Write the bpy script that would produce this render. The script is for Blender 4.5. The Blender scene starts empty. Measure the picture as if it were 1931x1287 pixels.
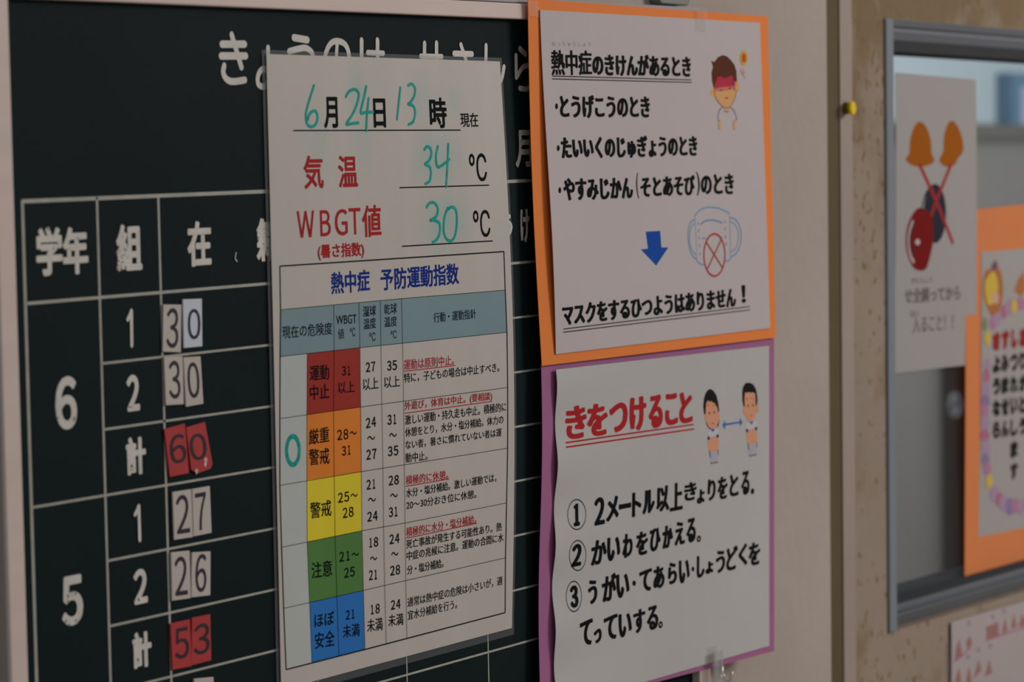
# -*- coding: utf-8 -*-
import bpy, math
from mathutils import Vector, Matrix
from mathutils.geometry import tessellate_polygon

scene = bpy.context.scene
COL = scene.collection
# World frame: X runs along the corridor wall, Y goes into the wall, Z is up, metres.
# ------------------------------------------------------------------ camera
CAM = {"C":[0.0,-0.9866972555013386,1.5],"M":[[0.5258583,-0.0503739,0.8490792],[-0.8504791,-0.016373,0.5257539],[-0.0125823,-0.9985962,-0.0514519]]}
cd = bpy.data.cameras.new('camera')
cam = bpy.data.objects.new('camera', cd); COL.objects.link(cam)
Mr = CAM['M']                                   # rows: world X, Y, Z in (right, down, forward)
cam.matrix_world = Matrix(((Mr[0][0], -Mr[0][1], -Mr[0][2], CAM['C'][0]),
                           (Mr[1][0], -Mr[1][1], -Mr[1][2], CAM['C'][1]),
                           (Mr[2][0], -Mr[2][1], -Mr[2][2], CAM['C'][2]), (0, 0, 0, 1)))
cd.sensor_width = 36; cd.lens = 5950 / 1931 * 36
cd.clip_start = .05; cd.clip_end = 60
cd.dof.use_dof = True; cd.dof.focus_distance = 1.79; cd.dof.aperture_fstop = 11.0; cd.dof.aperture_blades = 7
scene.camera = cam
# ------------------------------------------------------------------ world and lights
world = bpy.data.worlds.new('world'); scene.world = world; world.use_nodes = True
bg = world.node_tree.nodes['Background']; bg.inputs[0].default_value = (.97, 1.0, 1.03, 1); bg.inputs[1].default_value = .235

def area(name, loc, target, sx, sy, power, color):
    l = bpy.data.lights.new(name, 'AREA'); l.shape = 'RECTANGLE'; l.size = sx; l.size_y = sy; l.energy = power; l.color = color
    o = bpy.data.objects.new(name, l); COL.objects.link(o); o.location = loc
    o.rotation_euler = (Vector(target) - Vector(loc)).to_track_quat('-Z', 'Y').to_euler(); return o
area('corridor_window_light', (4.0, -2.3, 2.55), (1.7, 0, 1.4), 1.1, .9, 55, (1.0, .98, .96))
area('classroom_fill', (4.7, .25, 1.7), (4.7, 1.2, 1.3), 1.8, 1.3, 12, (.86, .95, 1.0))  # unseen fill lamp added behind the wall to brighten the classroom's far side
vs = scene.view_settings
vs.view_transform = 'Standard'; vs.look = 'None'; vs.exposure = 0.0; vs.gamma = 1.0; vs.use_curve_mapping = False
scene.cycles.use_denoising = True

# ------------------------------------------------------------------ materials
LF = .53
def lin(c): c /= 255.0; return c / 12.92 if c <= .04045 else ((c + .055) / 1.055) ** 2.4
def alb(rgb, k=1.0): return tuple(min(.93, lin(c) / LF * k) for c in rgb) + (1,)
MATS = {}
def mat(name, rgb, rough=.6, vary=0.0, scale=30, bump=0.0, bscale=200, metal=0.0, spec=.12, coat=0.0, stretch=(1, 1, 1)):
    m = bpy.data.materials.new(name); m.use_nodes = True; nt = m.node_tree; b = nt.nodes['Principled BSDF']
    b.inputs['Roughness'].default_value = rough; b.inputs['Metallic'].default_value = metal; b.inputs['Specular IOR Level'].default_value = spec
    b.inputs['Coat Weight'].default_value = coat; b.inputs['Coat Roughness'].default_value = .15
    c = alb(rgb) if not isinstance(rgb[0], float) else rgb
    b.inputs['Base Color'].default_value = c
    if vary or bump:
        g = nt.nodes.new('ShaderNodeNewGeometry'); mp = nt.nodes.new('ShaderNodeMapping'); mp.inputs['Scale'].default_value = stretch
        nt.links.new(g.outputs['Position'], mp.inputs['Vector'])
    if vary:
        n = nt.nodes.new('ShaderNodeTexNoise'); n.inputs['Scale'].default_value = scale; n.inputs['Detail'].default_value = 4
        nt.links.new(mp.outputs[0], n.inputs['Vector'])
        r = nt.nodes.new('ShaderNodeMapRange'); r.inputs[1].default_value = .3; r.inputs[2].default_value = .7; r.inputs[3].default_value = 1 - vary; r.inputs[4].default_value = 1 + vary * .5
        nt.links.new(n.outputs[0], r.inputs[0])
        x = nt.nodes.new('ShaderNodeVectorMath'); x.operation = 'SCALE'; x.inputs[0].default_value = c[:3]
        nt.links.new(r.outputs[0], x.inputs['Scale']); nt.links.new(x.outputs[0], b.inputs['Base Color'])
    if bump:
        n2 = nt.nodes.new('ShaderNodeTexNoise'); n2.inputs['Scale'].default_value = bscale; n2.inputs['Detail'].default_value = 3
        nt.links.new(mp.outputs[0], n2.inputs['Vector'])
        bp = nt.nodes.new('ShaderNodeBump'); bp.inputs['Strength'].default_value = bump; bp.inputs['Distance'].default_value = .002
        nt.links.new(n2.outputs[0], bp.inputs['Height']); nt.links.new(bp.outputs[0], b.inputs['Normal'])
    MATS[name] = m; return m
def clear(name, haze, rgb, rough=.15, gloss=.06):
    m = bpy.data.materials.new(name); m.use_nodes = True; nt = m.node_tree; nt.nodes.clear()
    out = nt.nodes.new('ShaderNodeOutputMaterial'); t = nt.nodes.new('ShaderNodeBsdfTransparent'); d = nt.nodes.new('ShaderNodeBsdfDiffuse'); g = nt.nodes.new('ShaderNodeBsdfGlossy')
    d.inputs[0].default_value = alb(rgb); g.inputs['Roughness'].default_value = rough
    a = nt.nodes.new('ShaderNodeMixShader'); a.inputs[0].default_value = haze; nt.links.new(t.outputs[0], a.inputs[1]); nt.links.new(d.outputs[0], a.inputs[2])
    b = nt.nodes.new('ShaderNodeMixShader'); b.inputs[0].default_value = gloss; nt.links.new(a.outputs[0], b.inputs[1]); nt.links.new(g.outputs[0], b.inputs[2])
    nt.links.new(b.outputs[0], out.inputs[0]); MATS[name] = m; return m

mat('plaster', (138, 126, 117), .8, .08, 7, .25, 90)
mat('trim_paint', (126, 112, 103), .6, .05, 12)
mat('groove_paint', (74, 62, 44), .7, .08, 20)
mat('board_face', (18, 25, 26), .5, .10, 9, spec=.02)
mat('line_paint', (134, 131, 122), .7, .12, 120)
mat('board_white', (166, 160, 152), .6, .10, 60)
mat('aluminium', (169, 152, 144), .45, .05, 10, stretch=(1, 1, 8))
mat('aluminium_lip', (128, 124, 124), .4)
mat('frame_alu', (98, 100, 105), .45, .06, 10)
mat('gasket', (40, 40, 42), .7)
mat('card_white', (152, 142, 136), .6, .05, 40); mat('card_bright', (156, 158, 166), .45); mat('card_red', (138, 46, 45), .5, .08, 60)
mat('card_ink', (38, 33, 38), .6); mat('card_worn', (175, 150, 148), .7, .3, 300)
mat('orange_card', (192, 102, 47), .7, .04, 8); mat('orange_card_pale', (168, 98, 56), .7, .04, 8)
mat('purple_card', (128, 77, 108), .7, .05, 8)
mat('page', (151, 141, 139), .65, .03, 6); mat('page_cool', (146, 141, 138), .65, .04, 9); mat('page_grey', (126, 120, 117), .65, .03, 6); mat('page_dim', (134, 123, 122), .65, .05, 12)
mat('ink', (13, 13, 15), .6, spec=.02); mat('ink_red', (136, 28, 30), .6, spec=.03); mat('ink_blue', (18, 36, 104), .6, spec=.03); mat('ink_soft', (80, 76, 76), .6)
mat('ink_red_dull', (118, 36, 34), .7, spec=.02); mat('ink_dull', (30, 28, 30), .7, spec=.02); mat('ink_faint', (112, 104, 104), .6)
mat('marker_teal', (18, 128, 116), .5, .22, 260, spec=.05)
mat('cell_grey', (96, 114, 118), .4, .05, 25, coat=.04); mat('cell_red', (124, 30, 20), .4, .05, 25, coat=.04); mat('cell_orange', (176, 98, 28), .4, .05, 25, coat=.04)
mat('cell_yellow', (176, 158, 32), .4, .05, 25, coat=.04); mat('cell_green', (62, 98, 46), .4, .05, 25, coat=.04); mat('cell_blue', (30, 88, 146), .4, .05, 25, coat=.04); mat('cell_pale', (146, 147, 143), .4, .04, 25, coat=.04)
for n, c in dict(print_blue=(18, 58, 124), print_mask=(92, 122, 152), print_red=(146, 42, 40), skin=(172, 128, 84), skin_tan=(168, 118, 92), print_flush=(146, 40, 52), print_flush_soft=(164, 92, 76),
                 hair_brown=(72, 36, 22), hair_black=(20, 16, 18), print_navy=(34, 46, 82), print_teal=(52, 84, 92), print_yellow=(160, 134, 56), print_sun=(160, 62, 28), print_white=(152, 148, 150),
                 print_sock=(134, 132, 142), print_arrow=(40, 84, 138), print_hat=(124, 66, 8), print_black=(34, 32, 40), print_red2=(124, 34, 32), print_red3=(92, 14, 12), print_pale=(142, 132, 132),
                 print_tan=(132, 84, 46), print_purple=(84, 62, 84), print_pinkpale=(158, 122, 112), print_pink=(134, 92, 112), print_lilac=(128, 106, 124), print_rose=(134, 82, 100), print_purple2=(108, 90, 118),
                 print_green=(98, 108, 70), print_brick=(120, 86, 82), print_greyish=(118, 110, 112)).items():
    mat(n, c, .65, spec=.04)
mat('pin_yellow', (186, 160, 20), .35); mat('pin_dark', (84, 74, 26), .5)
mat('hanger_grey', (104, 104, 98), .5)
mat('far_paint', (150, 160, 163), .8, .08, 1.5); mat('far_lower', (113, 108, 103), .8, .10, 1.2); mat('far_rail', (86, 82, 77), .7); mat('far_frame', (76, 100, 118), .6); mat('cabinet_wood', (52, 29, 19), .5, .2, 6, stretch=(1, 1, .2)); mat('ring_white', (110, 108, 112), .5)
mat('floor_vinyl', (120, 110, 98), .5, .1, 3)
clear('film', .09, (130, 130, 130), .2, .02); clear('tape_clear', .06, (140, 134, 128), .3, .02); clear('plastic_clear', .25, (150, 146, 142), .1, .18); clear('glass', .02, (140, 150, 160), .02, .02)
def sky_pane():
    m = bpy.data.materials.new('daylight_sky'); m.use_nodes = True; nt = m.node_tree; nt.nodes.clear()
    o = nt.nodes.new('ShaderNodeOutputMaterial'); e = nt.nodes.new('ShaderNodeEmission'); e.inputs[0].default_value = (.27, .32, .42, 1); e.inputs[1].default_value = 1.0
    nt.links.new(e.outputs[0], o.inputs[0]); MATS['daylight_sky'] = m
sky_pane()
def heat_paper(smears):                                  # wiped marker smears stay on the laminated face
    m = mat('heat_page', (151, 143, 136), .38, .04, 14, coat=.04, stretch=(3, 1, .3)); nt = m.node_tree; b = nt.nodes['Principled BSDF']
    base = b.inputs['Base Color'].links[0].from_socket
    g = nt.nodes.new('ShaderNodeNewGeometry'); tot = None
    for (x, z, rx, rz, a) in smears:
        s = nt.nodes.new('ShaderNodeVectorMath'); s.operation = 'SUBTRACT'; s.inputs[1].default_value = (x, 0, z); nt.links.new(g.outputs['Position'], s.inputs[0])
        k = nt.nodes.new('ShaderNodeVectorMath'); k.operation = 'MULTIPLY'; k.inputs[1].default_value = (1 / rx, 0, 1 / rz); nt.links.new(s.outputs[0], k.inputs[0])
        l = nt.nodes.new('ShaderNodeVectorMath'); l.operation = 'LENGTH'; nt.links.new(k.outputs[0], l.inputs[0])
        r = nt.nodes.new('ShaderNodeMapRange'); r.interpolation_type = 'SMOOTHSTEP'; r.inputs[1].default_value = 0; r.inputs[2].default_value = 1; r.inputs[3].default_value = a; r.inputs[4].default_value = 0
        nt.links.new(l.outputs['Value'], r.inputs[0])
        if tot is None: tot = r.outputs[0]
        else:
            ad = nt.nodes.new('ShaderNodeMath'); ad.operation = 'MAXIMUM'; nt.links.new(tot, ad.inputs[0]); nt.links.new(r.outputs[0], ad.inputs[1]); tot = ad.outputs[0]
    mp = nt.nodes.new('ShaderNodeMapping'); mp.inputs['Scale'].default_value = (90, 1, 30); nt.links.new(g.outputs['Position'], mp.inputs[0])
    n = nt.nodes.new('ShaderNodeTexNoise'); n.inputs['Scale'].default_value = 1; n.inputs['Detail'].default_value = 3; nt.links.new(mp.outputs[0], n.inputs['Vector'])
    r2 = nt.nodes.new('ShaderNodeMapRange'); r2.inputs[1].default_value = .25; r2.inputs[2].default_value = .75; r2.inputs[3].default_value = .35; r2.inputs[4].default_value = 1.0; nt.links.new(n.outputs[0], r2.inputs[0])
    mu = nt.nodes.new('ShaderNodeMath'); mu.operation = 'MULTIPLY'; nt.links.new(tot, mu.inputs[0]); nt.links.new(r2.outputs[0], mu.inputs[1])
    mx = nt.nodes.new('ShaderNodeMix'); mx.data_type = 'RGBA'; nt.links.new(mu.outputs[0], mx.inputs['Factor']); nt.links.new(base, mx.inputs['A']); mx.inputs['B'].default_value = alb((80, 138, 128))
    nt.links.new(mx.outputs['Result'], b.inputs['Base Color'])
def stained_panel():                                     # beige wall board with brown rust spots, denser over the window
    m = mat('stained_panel', (118, 104, 92), .75, .06, 9, .2, 120); nt = m.node_tree; b = nt.nodes['Principled BSDF']
    base = b.inputs['Base Color'].links[0].from_socket
    g = nt.nodes.new('ShaderNodeNewGeometry'); sp = nt.nodes.new('ShaderNodeSeparateXYZ'); nt.links.new(g.outputs['Position'], sp.inputs[0])
    def spots(scale, lo, hi, sx, sz, det, z0=1.38, z1=1.64, up=.10):
        mp = nt.nodes.new('ShaderNodeMapping'); mp.inputs['Scale'].default_value = (sx, 1, sz); nt.links.new(g.outputs['Position'], mp.inputs[0])
        n = nt.nodes.new('ShaderNodeTexNoise'); n.inputs['Scale'].default_value = scale; n.inputs['Detail'].default_value = det; nt.links.new(mp.outputs[0], n.inputs['Vector'])
        zr = nt.nodes.new('ShaderNodeMapRange'); zr.inputs[1].default_value = z0; zr.inputs[2].default_value = z1; zr.inputs[3].default_value = 0; zr.inputs[4].default_value = up; nt.links.new(sp.outputs['Z'], zr.inputs[0])
        ad = nt.nodes.new('ShaderNodeMath'); nt.links.new(n.outputs[0], ad.inputs[0]); nt.links.new(zr.outputs[0], ad.inputs[1])
        r = nt.nodes.new('ShaderNodeMapRange'); r.interpolation_type = 'SMOOTHSTEP'; r.inputs[1].default_value = lo; r.inputs[2].default_value = hi; nt.links.new(ad.outputs[0], r.inputs[0]); return r.outputs[0]
    a = spots(120, .605, .70, 1, .8, 2, up=.09); c = spots(22, .52, .80, 1, .8, 5, 1.47, 1.625, .27)
    k = nt.nodes.new('ShaderNodeMath'); k.operation = 'MULTIPLY'; k.inputs[1].default_value = .85; nt.links.new(c, k.inputs[0])
    mx0 = nt.nodes.new('ShaderNodeMath'); mx0.operation = 'MAXIMUM'; nt.links.new(a, mx0.inputs[0]); nt.links.new(k.outputs[0], mx0.inputs[1])
    f = nt.nodes.new('ShaderNodeMath'); f.operation = 'MULTIPLY'; f.inputs[1].default_value = .85; nt.links.new(mx0.outputs[0], f.inputs[0])
    mx = nt.nodes.new('ShaderNodeMix'); mx.data_type = 'RGBA'; nt.links.new(f.outputs[0], mx.inputs['Factor']); nt.links.new(base, mx.inputs['A']); mx.inputs['B'].default_value = alb((92, 71, 38))
    nt.links.new(mx.outputs['Result'], b.inputs['Base Color'])
stained_panel()

# ---- how far each paper stands off its plane (s across, t down, both 0..1), metres towards the corridor
def lift(kind, s, t):
    sn = math.sin(math.pi * min(max(t, 0), 1))
    if kind == 'laminate':
        return .0005 + .0052 * sn * (0.10 + 0.90 * max(s, 0)) ** 1.3
    if kind == 'orange':
        return -.0018 * sn * max(1 - s, 0) ** 2
    if kind == 'orange_page':
        return -.0018 * sn * max(1 - s, 0) ** 2 + .0004 + .0032 * max(1 - s, 0) ** 7 * math.sin(math.pi * min(max(t, 0), 1) ** 1.5)
    if kind == 'purple':
        return .0010 * math.sin(7 * t) * (1 - s) - .0007 * max(1 - t, 0) ** 14 * math.sin(math.pi * min(max(s, 0), 1))
    if kind == 'purple_page':
        return .0005 + .0010 * math.sin(7 * t) * (1 - s) + .0016 * max(1 - s, 0) ** 6 * (1 + math.sin(26 * t + .5)) * .6 + .0022 * max(0, t - .6) * max(1 - s, 0) ** 3
    if kind == 'loose':
        return .0015 * math.sin(3.0 * t + 1)
    return 0.0

DATA = {
 'board_letters': [
  ["T","board_white",0.0008,"学",1.146149,1.456618,0.019163,0.000271,-0.000327,0.023113],
  ["T","board_white",0.0008,"年",1.165528,1.456639,0.018916,0.000267,-0.000321,0.022724],
  ["T","board_white",0.0008,"組",1.205874,1.457128,0.019793,0.00028,-0.000323,0.022855],
  ["T","board_white",0.0008,"在",1.262324,1.457586,0.019725,0.000279,-0.000323,0.022824],
  ["T","board_white",0.0008,"籍",1.320552,1.458441,0.021927,0.00031,-0.000318,0.022525],
  ["T","board_white",0.0007,"月",1.577538,1.506411,0.018514,0.000262,-0.00031,0.021931],
  ["T","board_white",0.0006,"う",1.557623,1.464576,0.015239,0.000215,-0.000213,0.015049],
  ["T","board_white",0.0006,"け",1.581817,1.462173,0.010163,0.000144,-0.000278,0.019709],
  ["T","board_white",0.001,"６",1.157886,1.382692,0.015825,0.000224,-0.000361,0.025567],
  ["T","board_white",0.001,"５",1.159641,1.288346,0.015699,0.000222,-0.00034,0.024079],
  ["T","board_white",0.0008,"２",1.21182,1.388111,0.009926,0.00014,-0.000254,0.01795],
  ["T","board_white",0.0008,"計",1.210395,1.356491,0.015545,0.00022,-0.000267,0.018929],
  ["T","board_white",0.0008,"２",1.214383,1.292464,0.010731,0.000152,-0.000246,0.017395],
  ["T","board_white",0.0008,"計",1.212577,1.260563,0.014865,0.00021,-0.000257,0.018169],
  ["L","board_white",0.0038,False,[[1.29354,1.5702],[1.3132,1.57078]]],
  ["L","board_white",0.0038,False,[[1.2927,1.56421],[1.31394,1.56477]]],
  ["L","board_white",0.0036,False,[[1.30199,1.57529],[1.3099,1.55885]]],
  ["L","board_white",0.0036,False,[[1.29524,1.55932],[1.29498,1.55867],[1.29458,1.55775],[1.29426,1.55673],[1.29424,1.55579],[1.29458,1.55493],[1.29515,1.55406],[1.29591,1.55326],[1.29684,1.55261],[1.29787,1.55211],[1.29904,1.55173],[1.30045,1.55147],[1.30221,1.55137],[1.3047,1.55148],[1.30777,1.5518],[1.31067,1.55215],[1.31267,1.55239]]],
  ["L","board_white",0.0033,False,[[1.33326,1.56956],[1.33324,1.56629],[1.33323,1.56154],[1.33312,1.55667],[1.3328,1.55306],[1.33224,1.55114],[1.3315,1.55017],[1.33062,1.54973],[1.32963,1.54943],[1.32839,1.54924],[1.32694,1.54935],[1.32556,1.54968],[1.32455,1.55016],[1.32397,1.55084],[1.32367,1.55175],[1.32361,1.55274],[1.32373,1.5537],[1.32405,1.55466],[1.32459,1.55567],[1.3253,1.55659],[1.32614,1.55731],[1.32704,1.55787],[1.32805,1.55831],[1.32927,1.55849],[1.3308,1.55824],[1.33299,1.55728],[1.33569,1.55578],[1.33824,1.55425],[1.34001,1.5532]]],
  ["L","board_white",0.0038,False,[[1.35624,1.57549],[1.36869,1.57462]]],
  ["L","board_white",0.0034,False,[[1.35175,1.56814],[1.35344,1.56847],[1.35588,1.56894],[1.35853,1.56942],[1.36086,1.56979],[1.36274,1.57007],[1.36445,1.57033],[1.36605,1.57043],[1.36761,1.57026],[1.36926,1.56982],[1.37093,1.56916],[1.37237,1.56825],[1.37333,1.56706],[1.3738,1.56548],[1.3739,1.56356],[1.37354,1.5615],[1.37263,1.55947],[1.37077,1.5573],[1.36812,1.55497],[1.36551,1.55289],[1.36372,1.55144]]],
  ["L","board_white",0.0034,False,[[1.39427,1.56138],[1.39335,1.56039],[1.39204,1.55894],[1.39057,1.55761],[1.38921,1.55702],[1.38786,1.5574],[1.38644,1.55841],[1.38521,1.55975],[1.3844,1.56115],[1.38409,1.56263],[1.38414,1.56431],[1.38449,1.56604],[1.38506,1.56765],[1.38589,1.56918],[1.38699,1.57069],[1.38827,1.57206],[1.38964,1.57315],[1.39111,1.57393],[1.3927,1.57447],[1.39439,1.57478],[1.39612,1.5749],[1.39801,1.57481],[1.40003,1.57453],[1.40196,1.57402],[1.40356,1.57327],[1.40479,1.57226],[1.40578,1.57099],[1.4065,1.56954],[1.40692,1.56795],[1.40709,1.56618],[1.40701,1.56421],[1.40658,1.56218],[1.40571,1.56022],[1.40406,1.5582],[1.40178,1.55609],[1.39955,1.55424],[1.39802,1.55294]]],
  ["L","board_white",0.0028,False,[[1.3961,1.57419],[1.39427,1.56138]]],
  ["L","board_white",0.0035,False,[[1.41916,1.57602],[1.41856,1.55334]]],
  ["L","board_white",0.003,False,[[1.42469,1.56949],[1.44014,1.56953]]],
  ["L","board_white",0.0035,False,[[1.43448,1.57649],[1.43447,1.57286],[1.43449,1.56757],[1.43438,1.56211],[1.43399,1.55798],[1.43312,1.5556],[1.4319,1.55417],[1.43071,1.55333],[1.42989,1.55269]]],
  ["L","board_white",0.0034,False,[[1.48138,1.57615],[1.48115,1.57213],[1.48078,1.56626],[1.48058,1.56031],[1.48087,1.55602],[1.4817,1.55402],[1.48293,1.55332],[1.48452,1.55326],[1.48643,1.55316],[1.48903,1.553],[1.49222,1.55309],[1.49525,1.55326],[1.49735,1.55337]]],
  ["L","board_white",0.0034,False,[[1.49356,1.57666],[1.49321,1.56282]]],
  ["L","board_white",0.003,False,[[1.4771,1.56894],[1.49912,1.56922]]],
  ["L","board_white",0.0034,False,[[1.51161,1.57134],[1.53096,1.57156]]],
  ["L","board_white",0.0032,False,[[1.51899,1.57651],[1.52817,1.56151]]],
  ["L","board_white",0.0032,False,[[1.54591,1.57684],[1.54573,1.57296],[1.54545,1.5673],[1.54528,1.56153],[1.54544,1.55731],[1.54597,1.5552],[1.54676,1.55428],[1.54781,1.55398],[1.54909,1.55372],[1.55073,1.55339],[1.5527,1.55328],[1.55475,1.55343],[1.55661,1.55385],[1.55827,1.5546],[1.55986,1.55564],[1.56131,1.55689],[1.56253,1.55827],[1.56351,1.55997],[1.5643,1.56196],[1.56489,1.56381],[1.56532,1.5651]]],
  ["L","board_white",0.0036,False,[[1.58326,1.57607],[1.58945,1.57298]]],
  ["L","board_white",0.0032,False,[[1.57872,1.57191],[1.57871,1.55922]]],
  ["L","board_white",0.0032,False,[[1.57931,1.55954],[1.58041,1.56057],[1.58199,1.56207],[1.58374,1.56361],[1.58538,1.56479],[1.58684,1.56548],[1.58827,1.56592],[1.58969,1.56617],[1.59108,1.56632],[1.5925,1.56643],[1.59392,1.56644],[1.59526,1.56627],[1.59647,1.56583],[1.59765,1.56507],[1.5988,1.56405],[1.59966,1.56284],[1.59999,1.56153],[1.59947,1.55994],[1.59832,1.5581],[1.59707,1.55639],[1.59622,1.5552]]],
  ["L","board_white",0.0032,False,[[1.58242,1.55293],[1.58383,1.5528],[1.58587,1.5526],[1.58812,1.55248],[1.59016,1.5526],[1.59206,1.55311],[1.59398,1.55388],[1.59565,1.55467],[1.59683,1.55521]]],
  ["L","board_white",0.0022,False,[[1.21311,1.43339],[1.21503,1.43564],[1.21612,1.43755]]],
  ["L","board_white",0.0022,False,[[1.21612,1.43742],[1.21595,1.4205]]],
  ["L","board_white",0.0022,False,[[1.21603,1.33715],[1.21796,1.33932],[1.21897,1.34106]]],
  ["L","board_white",0.0022,False,[[1.21897,1.34106],[1.21931,1.32422]]],
  ["L","board_white",0.0006,False,[[1.30243,1.464],[1.30143,1.46076],[1.3032,1.45907]]],
 ],
 'board': {"o":[1.13697,1.49221],"rt":[0.999900179985268,0.014129050407879812]},
 'cards': [
  {"digit":"3","k":"w","c":[[1.24046,1.4397],[1.25522,1.43896],[1.25409,1.41509],[1.23934,1.41615]],"item":["T","card_ink",0.0001,"３",1.242183,1.417933,0.009406,-0.000569,0.000947,0.019977]},
  {"digit":"0","k":"w2","c":[[1.25638,1.44158],[1.27206,1.44134],[1.27181,1.41718],[1.25653,1.41709]],"item":["T","card_ink",0.0001,"０",1.259877,1.421128,0.010337,-5.1e-05,3.5e-05,0.015417]},
  {"digit":"3","k":"w","c":[[1.24024,1.41359],[1.25533,1.41303],[1.2557,1.3889],[1.24111,1.38935]],"item":["T","card_ink",0.0001,"３",1.244098,1.392332,0.008925,-0.000306,-0.00049,0.019124]},
  {"digit":"0","k":"w","c":[[1.25596,1.41246],[1.27017,1.41225],[1.27184,1.38807],[1.25739,1.38745]],"item":["T","card_ink",0.0001,"０",1.259527,1.391454,0.009491,0.000136,-0.001149,0.018161]},
  {"digit":"6","k":"r","c":[[1.23948,1.37757],[1.25629,1.37925],[1.25903,1.35391],[1.24325,1.3533]],"item":["T","card_ink",0.0001,"６",1.244457,1.359173,0.012761,0.000897,-0.001922,0.01465]},
  {"digit":"0","k":"rt","c":[[1.25709,1.37706],[1.2729,1.37885],[1.27929,1.35459],[1.26117,1.35265]],"item":["T","card_ink",0.0001,"０",1.261403,1.35926,0.013289,0.001464,-0.00288,0.01339]},
  {"digit":"2","k":"w","c":[[1.24517,1.34561],[1.26053,1.34574],[1.26113,1.32131],[1.24583,1.32151]],"item":["T","card_ink",0.0001,"２",1.24804,1.324153,0.010626,-2.7e-05,-0.000507,0.019431]},
  {"digit":"7","k":"w","c":[[1.26118,1.34568],[1.27593,1.34596],[1.27684,1.32191],[1.26158,1.32159]],"item":["T","card_ink",0.0001,"７",1.263729,1.324154,0.008974,0.00018,-0.000512,0.019023]},
  {"digit":"2","k":"w","c":[[1.24304,1.31555],[1.25832,1.31484],[1.25849,1.29066],[1.24322,1.29116]],"item":["T","card_ink",0.0001,"２",1.245736,1.29336,0.010119,-0.000402,-0.000143,0.019607]},
  {"digit":"6","k":"w","c":[[1.26004,1.31372],[1.27564,1.31261],[1.27477,1.29019],[1.25894,1.29098]],"item":["T","card_ink",0.0001,"６",1.262121,1.293099,0.009024,-0.000547,0.000844,0.019377]},
  {"digit":"5","k":"r","c":[[1.24148,1.27997],[1.25757,1.28013],[1.25836,1.25613],[1.24255,1.25646]],"item":["T","card_ink",0.0001,"５",1.244987,1.261219,0.011399,-6.1e-05,-0.000611,0.015637]},
  {"digit":"3","k":"r","c":[[1.25907,1.28064],[1.27449,1.2806],[1.2747,1.25685],[1.25794,1.25657]],"item":["T","card_ink",0.0001,"３",1.260167,1.261168,0.012897,9.8e-05,0.000304,0.015561]},
  {"digit":"2","k":"w","c":[[1.25992,1.24955],[1.27623,1.24818],[1.27641,1.22352],[1.26007,1.22443]],"item":["T","card_ink",0.0001,"２",1.262654,1.227754,0.010176,-0.000711,-0.000121,0.018257]},
 ],
 'heat': {"kind":"laminate","base":0.0155,"c":[[1.32944,1.56611],[1.55803,1.56795],[1.56354,1.23644],[1.33327,1.23325]]},
 'heat_text': [
  ["T","ink",0.00045,"月",1.379862,1.528006,0.01277,0.00014,-0.000236,0.016783],
  ["T","ink",0.00045,"日",1.42629,1.528613,0.011763,0.000129,-0.000225,0.015986],
  ["T","ink",0.00045,"時",1.481629,1.528685,0.017291,0.00019,-0.000243,0.017247],
  ["T","ink_red",0.00035,"気",1.36032,1.495797,0.017845,0.000196,-0.000248,0.017641],
  ["T","ink_red",0.00035,"温",1.391777,1.496266,0.017888,0.000196,-0.000241,0.017156],
  ["T","ink",0.0001,"℃",1.520122,1.498511,0.017967,0.000197,-0.000226,0.016058],
  ["T","ink_red",0.0002,"Ｗ",1.353537,1.470119,0.01542,0.000169,-0.000199,0.014179],
  ["T","ink_red",0.0002,"Ｂ",1.374202,1.470529,0.009374,0.000103,-0.000195,0.013887],
  ["T","ink_red",0.0002,"Ｇ",1.387657,1.470504,0.011497,0.000126,-0.0002,0.014225],
  ["T","ink_red",0.0002,"Ｔ",1.400653,1.470793,0.010844,0.000119,-0.000202,0.014333],
  ["T","ink_red",0.0003,"値",1.412845,1.469052,0.017901,0.000196,-0.000245,0.017454],
  ["T","ink",0.0001,"℃",1.522043,1.466486,0.017353,0.00019,-0.00022,0.015637],
  ["T","ink",0,"値",1.388211,1.415041,0.005856,6.4e-05,-7.8e-05,0.005532],
  ["T","ink",0,"℃",1.399446,1.415837,0.004789,5.3e-05,-6.6e-05,0.004728],
  ["T","ink",0,"℃",1.417323,1.412354,0.005713,6.3e-05,-6.6e-05,0.004724],
  ["T","ink",0,"℃",1.437522,1.412771,0.005564,6.1e-05,-6.4e-05,0.00452],
  ["T","ink",0.0001,"現在",1.512774,1.529528,0.018551,0.000282,-0.000114,0.008118],
  ["T","ink_red",0.0002,"(暑さ指数)",1.371481,1.457663,0.04247,0.00022,-0.000123,0.008721],
  ["T","ink_blue",0.00025,"熱中症",1.383116,1.439264,0.035602,0.000592,-0.000167,0.011894],
  ["T","ink_blue",0.00025,"予防運動指数",1.428899,1.439482,0.076697,0.000945,-0.000171,0.012162],
  ["T","ink",4e-05,"現在の危険度",1.338814,1.417694,0.044338,0.000188,-9.4e-05,0.006655],
  ["T","ink",4e-05,"WBGT",1.386867,1.422967,0.018853,-8.7e-05,-6.8e-05,0.004828],
  ["T","ink",4e-05,"湿球",1.411775,1.425947,0.012179,0.00025,-8.1e-05,0.005748],
  ["T","ink",4e-05,"温度",1.411961,1.418967,0.011787,0.000488,-8.3e-05,0.005895],
  ["T","ink",4e-05,"乾球",1.431726,1.426297,0.012095,0.000239,-8.2e-05,0.005804],
  ["T","ink",4e-05,"温度",1.431512,1.419326,0.012093,0.000316,-8e-05,0.00566],
  ["T","ink",4e-05,"行動・運動指針",1.479347,1.419722,0.042741,0.000558,-7.9e-05,0.005642],
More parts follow.
